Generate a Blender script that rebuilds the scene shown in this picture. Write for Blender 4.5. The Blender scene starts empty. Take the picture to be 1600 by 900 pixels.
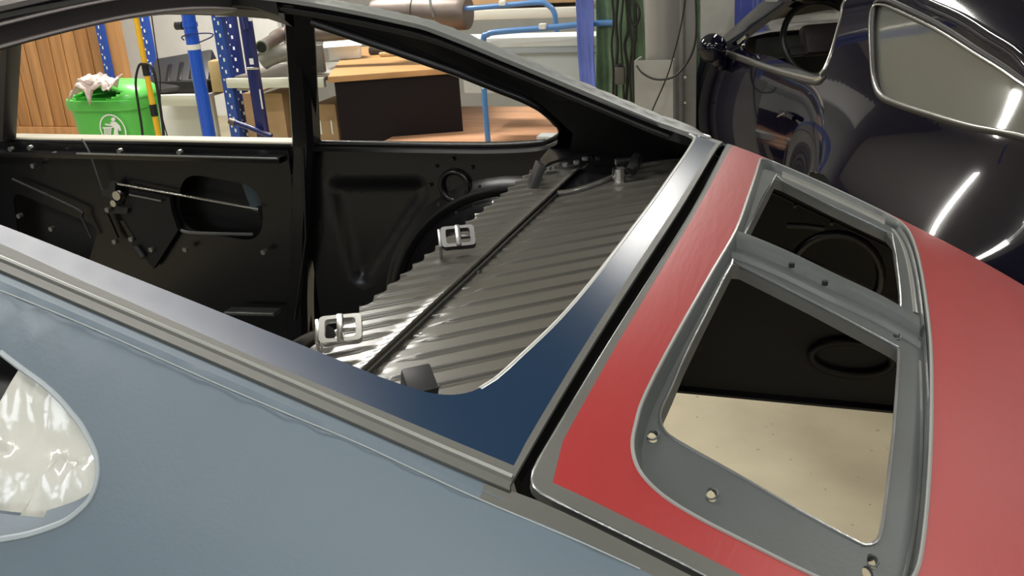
import bpy, bmesh, math, random, bisect
from mathutils import Vector, Matrix, noise
from mathutils.geometry import delaunay_2d_cdt, tessellate_polygon
random.seed(7)
S = bpy.context.scene
COL = S.collection
# ------------------------------------------------------------------ camera
CAM = Vector((0.20387, -1.10673, 1.55593)); FOC = 1550.0
R = Matrix(((0.94319564, 0.06047747, -0.32668709), (0.32628018, -0.35398855, 0.87648922), (-0.06263564, -0.93329234, -0.35361306)))
cd = bpy.data.cameras.new('camera'); cam = bpy.data.objects.new('camera', cd); COL.objects.link(cam)
cd.sensor_width = 36; cd.lens = FOC / 1600 * 36; cd.clip_start = .02; cd.clip_end = 60
M4 = Matrix((R.col[0], -R.col[1], -R.col[2])).transposed().to_4x4(); M4.translation = CAM
cam.matrix_world = M4; S.camera = cam
# ------------------------------------------------------------------ world and exposure
S.view_settings.view_transform = 'Standard'; S.view_settings.look = 'None'
S.view_settings.exposure = 0.0; S.view_settings.gamma = 1
w = bpy.data.worlds.new('world'); S.world = w; w.use_nodes = True
w.node_tree.nodes['Background'].inputs[0].default_value = (.80, .88, 1, 1)
w.node_tree.nodes['Background'].inputs[1].default_value = 0.3
# ceiling tubes (x, y, length, along, power): the fixtures themselves are built further down
TUBES = [(-3.2, 1.2, 1.5, 'x', 34), (-1.0, .2, 1.5, 'x', 30), (2.6, 1.0, 1.5, 'x', 34), (-3.6, 4.2, 1.5, 'x', 170), (.1, 4.7, 2.4, 'y', 62), (3.6, 4.4, 1.5, 'x', 40),
         (-2.2, -1.6, 1.5, 'x', 50), (.9, -1.9, 1.5, 'x', 36), (3.4, -1.6, 1.5, 'x', 34)]
CEIL = 3.3
for x, y, L, ax, p in TUBES:
    ld = bpy.data.lights.new('tube_light', 'AREA'); lo = bpy.data.objects.new('tube_light', ld); COL.objects.link(lo)
    ld.shape = 'RECTANGLE'; ld.size = L if ax == 'x' else .22; ld.size_y = .22 if ax == 'x' else L
    ld.energy = p; ld.color = (1, .97, .90); lo.location = (x, y, CEIL - .13)

# ------------------------------------------------------------------ helpers
def ray(px, py): return R @ Vector((px - 800, py - 450, FOC))
def pt(px, py, ax, val):
    d = ray(px, py); return CAM + d * ((val - CAM[ax]) / d[ax])
def hit(px, py, F, k1=.006, k0=.0001):
    d = ray(px, py); k = k0; n = 1200; st = (k1 - k0) / n; s0 = F(CAM + d * k)
    for i in range(n):
        k += st
        if F(CAM + d * k) * s0 <= 0:
            a, b = k - st, k
            for _ in range(26):
                m = (a + b) / 2
                if F(CAM + d * m) * s0 > 0: a = m
                else: b = m
            return CAM + d * a
    return None
def mat(name, col, rough=.5, metal=0, coat=0, var=0, vscale=8, bump=0, bscale=60, spec=.5, emit=0, stretch=(1, 1, 1), col2=None, trans=0, alpha=1, croug=.05, rvar=0):
    m = bpy.data.materials.new(name); m.use_nodes = True; nt = m.node_tree; b = nt.nodes['Principled BSDF']
    b.inputs['Base Color'].default_value = (*col, 1); b.inputs['Roughness'].default_value = rough; b.inputs['Metallic'].default_value = metal
    b.inputs['Coat Weight'].default_value = coat; b.inputs['Coat Roughness'].default_value = croug; b.inputs['Specular IOR Level'].default_value = spec
    b.inputs['Transmission Weight'].default_value = trans; b.inputs['Alpha'].default_value = alpha
    if emit: b.inputs['Emission Color'].default_value = (*col, 1); b.inputs['Emission Strength'].default_value = emit
    if var or bump or rvar:
        tc = nt.nodes.new('ShaderNodeTexCoord'); mp = nt.nodes.new('ShaderNodeMapping'); mp.inputs['Scale'].default_value = stretch
        nt.links.new(tc.outputs['Object'], mp.inputs[0])
    if var:
        n = nt.nodes.new('ShaderNodeTexNoise'); n.inputs['Scale'].default_value = vscale; n.inputs['Detail'].default_value = 6
        nt.links.new(mp.outputs[0], n.inputs['Vector'])
        r = nt.nodes.new('ShaderNodeValToRGB'); r.color_ramp.elements[0].position = .3; r.color_ramp.elements[1].position = .7
        c2 = col2 or tuple(c * (1 - var) for c in col)
        r.color_ramp.elements[0].color = (*c2, 1); r.color_ramp.elements[1].color = (*(min(1, c * (1 + var * .5)) for c in col), 1)
        nt.links.new(n.outputs[0], r.inputs[0]); nt.links.new(r.outputs[0], b.inputs['Base Color'])
    if rvar:
        n = nt.nodes.new('ShaderNodeTexNoise'); n.inputs['Scale'].default_value = bscale; n.inputs['Detail'].default_value = 4
        nt.links.new(mp.outputs[0], n.inputs['Vector'])
        q = nt.nodes.new('ShaderNodeMapRange'); q.inputs[3].default_value = max(.02, rough - rvar); q.inputs[4].default_value = rough + rvar
        nt.links.new(n.outputs[0], q.inputs[0]); nt.links.new(q.outputs[0], b.inputs['Roughness'])
    if bump:
        n = nt.nodes.new('ShaderNodeTexNoise'); n.inputs['Scale'].default_value = bscale; n.inputs['Detail'].default_value = 5
        nt.links.new(mp.outputs[0], n.inputs['Vector'])
        bp = nt.nodes.new('ShaderNodeBump'); bp.inputs['Strength'].default_value = bump; bp.inputs['Distance'].default_value = .01
        nt.links.new(n.outputs[0], bp.inputs['Height']); nt.links.new(bp.outputs[0], b.inputs['Normal'])
    return m
def mesh(name, V, F, m, parent=None, fm=None, angle=35, smooth=True):
    me = bpy.data.meshes.new(name); me.from_pydata([tuple(v) for v in V], [], F)
    for x in (m if isinstance(m, (list, tuple)) else [m]): me.materials.append(x)
    if fm: me.polygons.foreach_set('material_index', fm)
    if smooth:
        me.polygons.foreach_set('use_smooth', [True] * len(me.polygons)); me.set_sharp_from_angle(angle=math.radians(angle))
    me.update(); o = bpy.data.objects.new(name, me); COL.objects.link(o)
    if parent:
        o.parent = parent; o.matrix_parent_inverse = WI(parent)
    return o
def WI(p):
    m = Matrix.Translation(p.location) @ p.rotation_euler.to_matrix().to_4x4()
    q = p.parent
    if q: m = Matrix.Identity(4) if p.type == 'MESH' else m
    return m.inverted()
def thing(name, label, cat, loc=(0, 0, 0), group=None):
    o = bpy.data.objects.new(name, None); COL.objects.link(o); o.location = loc; o.empty_display_size = .1
    o['label'] = label; o['category'] = cat
    if group: o['group'] = group
    return o
def tag(o, label, cat, group=None):
    o['label'] = label; o['category'] = cat
    if group: o['group'] = group
    return o
def struct(o): o['kind'] = 'structure'; return o
def inpoly(x, y, P):
    c = False; n = len(P); j = n - 1
    for i in range(n):
        xi, yi = P[i][0], P[i][1]; xj, yj = P[j][0], P[j][1]
        if (yi > y) != (yj > y) and x < (xj - xi) * (y - yi) / (yj - yi) + xi: c = not c
        j = i
    return c
def dens(P, step, closed=True):
    out = []; n = len(P)
    for i in range(n if closed else n - 1):
        a = Vector(P[i][:2]); b = Vector(P[(i + 1) % n][:2]); k = max(1, int((b - a).length / step))
        for j in range(k): out.append(a.lerp(b, j / k))
    if not closed: out.append(Vector(P[-1][:2]))
    return out
def cr(P, k=6, closed=False):
    P = [Vector(p) for p in P]; n = len(P); out = []
    for i in range(n if closed else n - 1):
        g = (lambda j: P[j % n]) if closed else (lambda j: P[min(max(j, 0), n - 1)])
        a, b, c, d = g(i - 1), g(i), g(i + 1), g(i + 2)
        for j in range(k):
            t = j / k
            out.append(.5 * ((2 * b) + (c - a) * t + (2 * a - 5 * b + 4 * c - d) * t * t + (3 * b - 3 * c + d - a) * t ** 3))
    if not closed: out.append(P[-1])
    return out
def rnd(P, r, k=5):
    """round the corners of a closed polygon (r: number or list)"""
    out = []; n = len(P)
    for i in range(n):
        a, b, c = Vector(P[i - 1][:2]), Vector(P[i][:2]), Vector(P[(i + 1) % n][:2]); rr = r[i] if isinstance(r, (list, tuple)) else r
        if rr <= 0: out.append(b); continue
        u = (a - b); v = (c - b); l = min(rr, u.length * .48, v.length * .48); p = b + u.normalized() * l; q = b + v.normalized() * l
        for j in range(k + 1):
            t = j / k; out.append((1 - t) ** 2 * p + 2 * t * (1 - t) * b + t * t * q)
    return out
def sheet(name, outline, holes, lift, step, m, parent=None, thick=0, zones=(), dstep=None, angle=35, lat=None, wm=0, nrm=None):
    dstep = dstep or step; V = []; E = []
    def loop(P, closed=True):
        s = len(V); Q = dens(P, dstep, closed); V.extend(Q); n = len(Q)
        for i in range(n if closed else n - 1): E.append((s + i, s + (i + 1) % n))
    loop(outline)
    for h in holes: loop(h)
    for z, _ in zones: loop(z)
    xs = [p[0] for p in outline]; ys = [p[1] for p in outline]; mnx, mxx, mny, mxy = min(xs), max(xs), min(ys), max(ys)
    x = min(xs) + step * .5; row = 0
    if lat:                                                     # lattice aligned with pressed ribs (direction, step along, step across)
        (dx, dy), sa, sb = lat; x = 1e9
        for i in range(-400, 400):
            for j in range(-800, 800):
                a, b = dx * i * sa + dy * j * sb, dy * i * sa - dx * j * sb
                if xs and mnx < a < mxx and mny < b < mxy and inpoly(a, b, outline): V.append(Vector((a, b)))
    while x < max(xs):
        y = min(ys) + step * (.5 + .5 * (row % 2))
        while y < max(ys):
            if inpoly(x, y, outline) and not any(inpoly(x, y, h) for h in holes): V.append(Vector((x, y)))
            y += step
        x += step * .866; row += 1
    r = delaunay_2d_cdt(V, E, [], 0, 1e-6); v2, f2 = r[0], r[2]; F = []; fm = []
    for f in f2:
        cx = sum(v2[i][0] for i in f) / 3; cy = sum(v2[i][1] for i in f) / 3
        if not inpoly(cx, cy, outline) or any(inpoly(cx, cy, h) for h in holes): continue
        a, b, c = (v2[i] for i in f[:3])
        if abs((b - a).cross(c - a)) < 1e-9: continue
        k = 0
        for z, mi in zones:
            if inpoly(cx, cy, z): k = mi
        F.append(list(f)); fm.append(k)
    V3 = [Vector(lift(p[0], p[1])) for p in v2]
    used = sorted({i for f in F for i in f}); mp = {o: i for i, o in enumerate(used)}; V3 = [V3[i] for i in used]; F = [[mp[i] for i in f] for f in F]
    nW = 0
    if thick:
        N = [Vector((0, 0, 0)) for _ in V3]
        for f in F:
            n = (V3[f[1]] - V3[f[0]]).cross(V3[f[2]] - V3[f[0]])
            for i in f: N[i] += n
        nv = len(V3); V3 += [V3[i] - N[i].normalized() * thick for i in range(nv)]
        cnt = {}
        for f in F:
            for i in range(len(f)):
                e = (f[i], f[(i + 1) % len(f)]); cnt[e] = 1
        nf = len(F)
        for k in range(nf): F.append([i + nv for i in reversed(F[k])]); fm.append(fm[k])
        for (a, b) in list(cnt):
            if (b, a) not in cnt:
                if nrm:
                    o_ = len(V3); V3 += [V3[b], V3[a], V3[a + nv], V3[b + nv]]; F.append([o_, o_ + 1, o_ + 2, o_ + 3]); nW += 4
                else: F.append([b, a, a + nv, b + nv])
                fm.append(wm)
    o = mesh(name, V3, F, m, parent, fm, angle)
    if nrm:
        h = (len(V3) - nW) // 2 if thick else len(V3); NN = [nrm(v) for v in V3[:h]]
        if thick: NN += [-n for n in NN]
        s_ = sum((V3[f[1]] - V3[f[0]]).cross(V3[f[2]] - V3[f[0]]).dot(NN[f[0]]) for f in F[:50])
        NN = [n if s_ > 0 else -n for n in NN]
        for k in range(len(V3) - nW, len(V3), 4) if nW else ():
            n = (V3[k + 1] - V3[k]).cross(V3[k + 2] - V3[k]); NN += [n.normalized() if n.length > 0 else Vector((0, 0, 1))] * 4
        o.data.normals_split_custom_set_from_vertices(NN)
    return o
def resamp(P, n, closed=False):
    P = [Vector(p) for p in P]
    if closed: P = P + [P[0]]
    L = [0]
    for i in range(1, len(P)): L.append(L[-1] + (P[i] - P[i - 1]).length)
    out = []
    for k in range(n):
        s = L[-1] * k / ((n) if closed else (n - 1)); i = min(max(bisect.bisect_right(L, s) - 1, 0), len(P) - 2)
        out.append(P[i].lerp(P[i + 1], (s - L[i]) / max(L[i + 1] - L[i], 1e-9)))
    return out
def loft(name, rows, m, parent=None, closed=False, fm=None, angle=35, cap=False):
    n = len(rows[0]); V = [v for r in rows for v in r]; F = []
    for i in range(len(rows) - 1):
        for j in range(n if closed else n - 1):
            k = (j + 1) % n; F.append([i * n + j, i * n + k, (i + 1) * n + k, (i + 1) * n + j])
    if cap: F.append(list(range(n))[::-1]); F.append([(len(rows) - 1) * n + j for j in range(n)])
    return mesh(name, V, F, m, parent, fm, angle)
def tubeg(path, r, seg=10, closed=False):
    P = [Vector(p) for p in path]; n = len(P); V = []; F = []; up = None
    for i in range(n):
        a = P[(i - 1) % n] if (i or closed) else P[0]; b = P[(i + 1) % n] if (i < n - 1 or closed) else P[-1]
        t = (b - a).normalized()
        if up is None: up = t.orthogonal().normalized()
        up = (up - t * up.dot(t)); up = up.normalized() if up.length > 1e-6 else t.orthogonal().normalized()
        s = t.cross(up); rr = r[i] if isinstance(r, (list, tuple)) else r
        for k in range(seg):
            an = 2 * math.pi * k / seg; V.append(P[i] + (up * math.cos(an) + s * math.sin(an)) * rr)
    for i in range(n if closed else n - 1):
        for k in range(seg):
            j = (i + 1) % n; F.append([i * seg + k, i * seg + (k + 1) % seg, j * seg + (k + 1) % seg, j * seg + k])
    if not closed: F.append(list(range(seg))[::-1]); F.append([(n - 1) * seg + k for k in range(seg)])
    return V, F
def tube(name, path, r, m, parent=None, seg=10, closed=False, angle=50):
    V, F = tubeg(path, r, seg, closed); return mesh(name, V, F, m, parent, None, angle)
def join(parts):
    V = []; F = []
    for v, f in parts:
        o = len(V); V += list(v); F += [[i + o for i in q] for q in f]
    return V, F
def boxg(c, s, M=None, bev=0):
    bm = bmesh.new(); bmesh.ops.create_cube(bm, size=1)
    for v in bm.verts: v.co = Vector((v.co.x * s[0], v.co.y * s[1], v.co.z * s[2]))
    if bev: bmesh.ops.bevel(bm, geom=bm.edges[:], offset=bev, segments=2, affect='EDGES', profile=.6)
    bm.verts.index_update(); c = Vector(c)
    V = [(M @ v.co if M else v.co) + c for v in bm.verts]; F = [[v.index for v in f.verts] for f in bm.faces]; bm.free(); return V, F
def box(name, c, s, m, parent=None, M=None, bev=0):
    V, F = boxg(c, s, M, bev); return mesh(name, V, F, m, parent, None, 30)
def rz(a): return Matrix.Rotation(a, 3, 'Z')
def prism(name, P2, M, c, depth, m, parent=None):
    """flat outline extruded: P2 in the local xy plane of matrix M, centre c"""
    n = len(P2); V = [M @ Vector((p[0], p[1], 0)) + c for p in P2] + [M @ Vector((p[0], p[1], -depth)) + c for p in P2]
    t = tessellate_polygon([[Vector((p[0], p[1], 0)) for p in P2]]); F = []
    for f in t:
        a, b, d = (Vector(P2[i][:2]) for i in f)
        if (b - a).cross(d - a) < 0: f = f[::-1]
        F.append(list(f)); F.append([i + n for i in reversed(f)])
    for i in range(n): F.append([(i + 1) % n, i, i + n, (i + 1) % n + n])
    return mesh(name, V, F, m, parent, None, 30)
def circ(cx, cy, r, n=16, ry=None): return [(cx + r * math.cos(2 * math.pi * i / n), cy + (ry or r) * math.sin(2 * math.pi * i / n)) for i in range(n)]

# ------------------------------------------------------------------ materials
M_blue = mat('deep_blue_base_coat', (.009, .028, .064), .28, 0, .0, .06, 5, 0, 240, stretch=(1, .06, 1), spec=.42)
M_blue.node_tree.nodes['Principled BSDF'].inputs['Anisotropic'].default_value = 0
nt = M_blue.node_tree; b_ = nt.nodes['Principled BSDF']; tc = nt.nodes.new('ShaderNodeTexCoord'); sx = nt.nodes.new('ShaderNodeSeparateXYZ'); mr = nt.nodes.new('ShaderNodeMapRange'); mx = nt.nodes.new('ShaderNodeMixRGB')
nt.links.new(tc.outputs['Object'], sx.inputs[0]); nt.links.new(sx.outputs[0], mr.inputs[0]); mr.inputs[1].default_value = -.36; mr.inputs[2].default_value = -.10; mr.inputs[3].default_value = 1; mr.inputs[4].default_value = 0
lk = b_.inputs['Base Color'].links[0].from_socket; nt.links.new(lk, mx.inputs[1]); mx.inputs[2].default_value = (.085, .095, .13, 1); nt.links.new(mr.outputs[0], mx.inputs[0]); nt.links.new(mx.outputs[0], b_.inputs['Base Color'])  # blue fades forward to lilac-grey: ceiling reflection put into the base colour
M_rail = mat('sheen_blue_grey_rail', (.15, .18, .235), .36, 0, .15, .22, 3, .03, 200, croug=.25, stretch=(.15, 1, 1))  # pale blue-grey carries the ceiling reflection as base colour
M_tan = mat('sanded_grey_edge', (.098, .099, .090), .48, 0, 0, .25, 7, .06, 260, stretch=(.2, 1, 1))
M_side = mat('blue_grey_primer', (.130, .172, .212), .45, 0, .0, .18, 2.2, .03, 300, croug=.3)
M_red = mat('red_sanded_primer', (.31, .014, .015), .45, 0, .45, .15, 5, .05, 220, croug=.45, stretch=(1, .1, 1))
M_grey = mat('grey_primer', (.075, .084, .084), .42, 0, 0, .15, 9, .04, 260)
M_gstrip = mat('grey_primer_strip', (.16, .17, .165), .48, 0, 0, .12, 9, .03, 260)
M_steel = mat('bare_scuffed_steel', (.30, .31, .31), .30, .75, 0, .2, 14, .05, 220)
M_bead = mat('bright_worn_edge', (.62, .63, .62), .3, .5)
M_blk = mat('black_satin_enamel', (.005, .005, .006), .30, 0, .15, 0, 8, .03, 30, croug=.15)
M_blk2 = mat('black_dull_enamel', (.004, .004, .004), .55)
M_shelf = mat('dark_enamel_shelf', (.060, .058, .051), .34, .0, .6, 0, 8, .008, 30, croug=.25, spec=.9)
M_chrome = mat('bright_zinc', (.75, .75, .72), .18, 1)
M_dark = mat('dark_gap_rubber', (.004, .004, .004), .8)
M_roofin = mat('dark_umber_header', (.045, .040, .040), .42)
M_carblk = mat('midnight_black_paint', (.003, .0027, .009), .12, 0, .75, 0, croug=.03, spec=.05)
M_rub = mat('black_rubber', (.008, .008, .008), .55)
M_tyre = mat('tyre_rubber', (.03, .029, .028), .8)
M_trimc = mat('dark_chrome_trim', (.45, .45, .43), .2, .9)
M_glassq = mat('quarter_glass', (.10, .105, .09), .05, 0, 1, 0)
M_conc = mat('speckled_beige_concrete', (.47, .415, .29), .6, 0, 0, .22, 3.2, .08, 40, col2=(.40, .35, .245))
M_wall = mat('white_wall', (.78, .79, .78), .7, var=.04)
M_wallg = mat('grey_wall', (.20, .20, .185), .7, var=.1)
M_ceil = mat('grey_ceiling', (.16, .16, .155), .8)
M_walld = mat('dark_grey_wall', (.14, .14, .135), .8)
M_woods = [mat('orange_pine_%d' % i, c, .5, 0, .1, .28, 3, .05, 30, stretch=(6, 6, .5)) for i, c in enumerate([(.56, .28, .105), (.60, .305, .12), (.52, .25, .09)])]
M_desk = mat('beech_laminate', (.52, .29, .12), .4, var=.2, vscale=2, stretch=(1, 6, 6))
M_deskd = mat('dark_brown_panel', (.010, .007, .008), .7, spec=.2)
M_deck = mat('brown_plywood', (.60, .33, .19), .45, var=.2, vscale=2, stretch=(1, 6, 1))
M_green = mat('green_plastic', (.10, .52, .08), .38, coat=.2)
M_greend = mat('green_plastic_inside', (.04, .30, .03), .5)
M_white = mat('white_print', (.85, .87, .85), .5)
M_rag = mat('cotton_rag', (.72, .60, .56), .9, var=.2, bump=.4, bscale=30)
M_bpole = mat('blue_gloss_steel', (.012, .085, .52), .3, coat=.4)
M_brack = mat('blue_rack_steel', (.02, .07, .36), .4)
M_bdark = mat('dark_blue_steel', (.01, .018, .12), .35, coat=.2)
M_btrol = mat('mid_blue_tube', (.07, .20, .46), .35, coat=.3)
M_yel = mat('yellow_enamel', (.85, .48, .02), .4)
M_cream = mat('cream_steel_beam', (.62, .62, .55), .5)
M_card = mat('cardboard', (.48, .31, .17), .8, var=.12)
M_blackpl = mat('black_plastic', (.022, .022, .024), .42)
M_exh = mat('dull_exhaust_steel', (.17, .14, .125), .45, .6, 0, .3, 6)
M_tape = mat('white_tape', (.75, .74, .68), .6)
M_lgrey = mat('light_grey_plastic', (.50, .54, .54), .45)
M_lwhite = mat('off_white_plastic', (.74, .76, .74), .5)
M_colm = mat('grey_column_steel', (.26, .25, .235), .45, .2, 0, .15, 3, stretch=(4, 4, .3))
M_clb = mat('blue_cloth', (.13, .18, .55), .75, var=.15)
M_clg = mat('green_cloth', (.15, .24, .14), .85, var=.4, vscale=10)
M_cable = mat('black_cable', (.012, .011, .010), .5)
M_foil = mat('crumpled_film', (.66, .66, .61), .14, 0, .6, .12, 6, .5, 12, croug=.1, spec=.8, col2=(.60, .60, .55))
M_lamp = mat('lamp_tube', (1, .98, .93), .5, emit=11)
M_win = mat('daylight_window', (.86, .93, 1), .5, emit=4)

nt = M_conc.node_tree; b_ = nt.nodes['Principled BSDF']; tc = nt.nodes.new('ShaderNodeTexCoord'); nn = nt.nodes.new('ShaderNodeTexVoronoi'); nn.inputs['Scale'].default_value = 22; mr = nt.nodes.new('ShaderNodeMapRange'); mx = nt.nodes.new('ShaderNodeMixRGB')
n2 = nt.nodes.new('ShaderNodeTexNoise'); n2.inputs['Scale'].default_value = 60; ad = nt.nodes.new('ShaderNodeMath'); ad.operation = 'ADD'
nt.links.new(tc.outputs['Object'], nn.inputs['Vector']); nt.links.new(tc.outputs['Object'], n2.inputs['Vector']); nt.links.new(nn.outputs['Distance'], ad.inputs[0]); nt.links.new(n2.outputs[0], ad.inputs[1]); nt.links.new(ad.outputs[0], mr.inputs[0])
mr.inputs[1].default_value = .48; mr.inputs[2].default_value = .56; mr.inputs[3].default_value = .7; mr.inputs[4].default_value = 0
lk = b_.inputs['Base Color'].links[0].from_socket; nt.links.new(lk, mx.inputs[1]); mx.inputs[2].default_value = (.16, .13, .09, 1); nt.links.new(mr.outputs[0], mx.inputs[0]); nt.links.new(mx.outputs[0], b_.inputs['Base Color'])

# ------------------------------------------------------------------ car surface
XS = [-1.6, -1.3, -1.0, -.78, -.53, -.37, -.07, .04, .25, .45, .65, .85]
ZS = [1.205, 1.22, 1.215, 1.195, 1.145, 1.098, 1.003, .966, .872, .765, .63, .44]
def sm(a, b, x): t = min(max((x - a) / (b - a), 0), 1); return t * t * (3 - 2 * t)
def zp(x):
    x = min(max(x, XS[0]), XS[-1] - 1e-6); i = bisect.bisect_right(XS, x) - 1
    def m(j):
        if j <= 0: return (ZS[1] - ZS[0]) / (XS[1] - XS[0])
        if j >= len(XS) - 1: return (ZS[-1] - ZS[-2]) / (XS[-1] - XS[-2])
        return (ZS[j + 1] - ZS[j - 1]) / (XS[j + 1] - XS[j - 1])
    h = XS[i + 1] - XS[i]; t = (x - XS[i]) / h
    return (2 * t ** 3 - 3 * t * t + 1) * ZS[i] + (t ** 3 - 2 * t * t + t) * h * m(i) + (-2 * t ** 3 + 3 * t * t) * ZS[i + 1] + (t ** 3 - t * t) * h * m(i + 1)
def ag(x): return .545 + .02 * min(x, 0.0)
def body(x, y):
    a = abs(y); g = ag(x) + .014; tw = min(.04, .1 * max(0, -x - .12)) * max(0, min(y + .5, 1.05)) + .013 * sm(.490, .522, y) * (1 - sm(.524, .55, y)) * sm(-.03, -.08, x)
    if a < g: return .2 + zp(x) + .045 - (.08 * a * a + .2 * a ** 3) + tw
    t = a - g
    s = .5 - 2.2 * x if x < 0 else .5
    s = min(s, 1.9)
    return .2 + zp(x) + .045 - (.08 * g * g + .2 * g ** 3) - (s * t + 12 * t ** 3) + tw
def onb(px, py, dz=0): return hit(px, py, lambda p: p.z - body(p.x, p.y) - dz, .0016)
def onb2(px, py, dz=0):
    p = onb(px, py, dz); return (p.x, p.y)
def nD(p):
    h = .004; x, y = p.x, p.y
    return Vector((-(body(x + h, y) - body(x - h, y)) / (2 * h), -(body(x, y + h) - body(x, y - h)) / (2 * h), 1)).normalized()
def dk(dz=0): return lambda x, y: (x, y, body(x, y) + dz)

car = thing('car_shell', 'stripped coupe body shell in blue-grey primer with open rear window, nearest the camera', 'car', (-.4, 0, 0))

# window opening in the deck
wo = [(-.90, -.49), (-.14, -.492), (-.10, -.488), (-.076, -.474), (-.063, -.450), (-.055, -.42), (-.038, -.33), (-.028, -.2), (-.024, 0), (-.028, .2), (-.036, .33), (-.046, .42), (-.053, .45), (-.066, .474), (-.088, .487), (-.13, .492), (-.90, .485)]
wo = [(p.x, p.y) for p in cr(wo[1:-1], 5)]; wo = [(-.90, -.49)] + wo + [(-.90, .485)]
def xg(y): return .007 - .088 * y * y      # rear edge of the cowl
def xl(y): return .019 - .102 * y * y      # front edge of the lid
cowl_edge = [(xg(y) - .0, y) for y in [-.56 + .04 * i for i in range(29)]]
GY = .545
out = [(x, -ag(x)) for x in [-1.6 + .08 * i for i in range(20)]][:-1] + [(-.035, -.5443)] + [(-.0175, -.5443)] + [(xg(y), y) for y in [-.541 + 1.085 * i / 26 for i in range(27)]] + [(x, ag(x)) for x in [-.02 - .08 * i for i in range(20)]]
z_tan = [(-1.55, -.45), (-.9, -.485), (-.4, -.5145), (-.22, -.5215), (-.02, -.523), (-.006, -.523), (.02, -.6), (-1.55, -.6)]
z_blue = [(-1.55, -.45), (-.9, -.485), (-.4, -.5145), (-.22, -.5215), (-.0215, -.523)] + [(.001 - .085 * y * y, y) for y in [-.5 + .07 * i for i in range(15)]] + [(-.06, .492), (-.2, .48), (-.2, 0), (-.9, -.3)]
z_band = [(-.03, -.6), (.04, -.6), (.04, .6), (-.03, .6)] + [(.001 - .085 * y * y, y) for y in [.56 - .07 * i for i in range(17)]]
z_end = [(-.30, .493), (-.052, .493), (-.02, .44), (.03, .44), (.03, .6), (-1.6, .6), (-1.6, .47), (-.9, .487)]
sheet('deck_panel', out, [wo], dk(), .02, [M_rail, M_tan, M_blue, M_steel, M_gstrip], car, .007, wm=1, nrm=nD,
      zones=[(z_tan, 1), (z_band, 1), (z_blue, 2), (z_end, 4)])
# bright lip round the window opening
lip = resamp([(p[0], p[1], body(p[0], p[1])) for p in dens(wo, .02, False)], 150)
tube('window_lip', [(p.x, p.y, p.z - .002) for p in lip if p.x > -.082 and -.47 < p.y < .47], .0026, M_bead, car, 8)['label'] = 'bright worn edge of the rear window opening'
rows = []
for off, dz in ((0, -.003), (.010, -.012), (.012, -.028)):
    r = []
    for i, p in enumerate(lip):
        a = lip[max(i - 1, 0)]; b = lip[min(i + 1, 149)]; t = (b - a).normalized(); n = Vector((-t.y, t.x, 0)).normalized()
        r.append(p - n * off + Vector((0, 0, dz)))
    rows.append(r)
loft('window_flange', rows, M_blk, car)
tube('weld_seam', [(x, y, body(x, y) + .001) for x, y in [(-.060, .552), (-.040, .53), (-.034, .50), (-.036, .47), (-.045, .452)]], .0022, M_bead, car, 6)

# gutter
gx = [-1.45 + .03 * i for i in range(48)]; gx = [x for x in gx if x < -.03] + [-.019]
prof = [(-.001, -.001), (.0, .0015), (.0015, .0025), (.0035, .002), (.005, -.001), (.0055, -.011), (.008, -.013), (.0105, -.011), (.012, -.003), (.020, -.002)]
rows = [[Vector((x, -(ag(x) - .012 + o), body(x, -(ag(x) - .012 + o)) + dz)) for x in gx] for o, dz in prof]
gt = loft('rain_gutter', rows[:6], M_tan, car); loft('gutter_groove', rows[5:8], M_blk2, gt); loft('gutter_outer_lip', rows[7:], M_side, gt)  # groove floor coloured black to hold its shade
tube('gutter_edge', [(x, -(ag(x) - .0105), body(x, -(ag(x) - .010)) + .0015) for x in gx], .0018, mat('pale_edge', (.26, .27, .25), .4), car, 6)

# near quarter panel with its window opening
qw_px = [(0, 543), (31, 567), (67, 593), (92, 616), (111, 638), (127, 658), (138, 678), (147, 697), (151, 714), (152, 733), (149, 750), (143, 766), (133, 781), (112, 800), (89, 813), (44, 828), (0, 836)]
qw = [onb2(*p) for p in qw_px]
tail0, tail1 = qw[0], qw[-1]
qwin = [(p.x, p.y) for p in cr(qw, 3)] + [(-.55, -.668), (-.80, -.675), (-.86, -.60), (-.6, -.585)]
def side_out(s):
    return [(-1.1, s * (ag(-1.1) + .008))] + [(x, s * (ag(x) + .008)) for x in [-1 + .1 * i for i in range(10)]] + [(-.038, s * .552), (-.036, s * .5453), (-.018, s * .5453), (-.0165, s * .5425), (.0, s * .5415), (.02, s * .5415), (.2, s * .5415), (.45, s * .538), (.80, s * .51)] + [(.80, s * .72), (.70, s * .80), (.4, s * .835), (0, s * .84), (-.6, s * .80), (-1.1, s * .74)]
so = side_out(-1)
z_s = [(-.037, -.53), (.80, -.50), (.80, -.526), (.45, -.553), (.06, -.556), (.0, -.558), (-.035, -.560)]
sheet('quarter_panel', so[::-1], [qwin], dk(-.002), .02, [M_side, M_tan], car, .012, zones=[(z_s, 1)])
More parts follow.
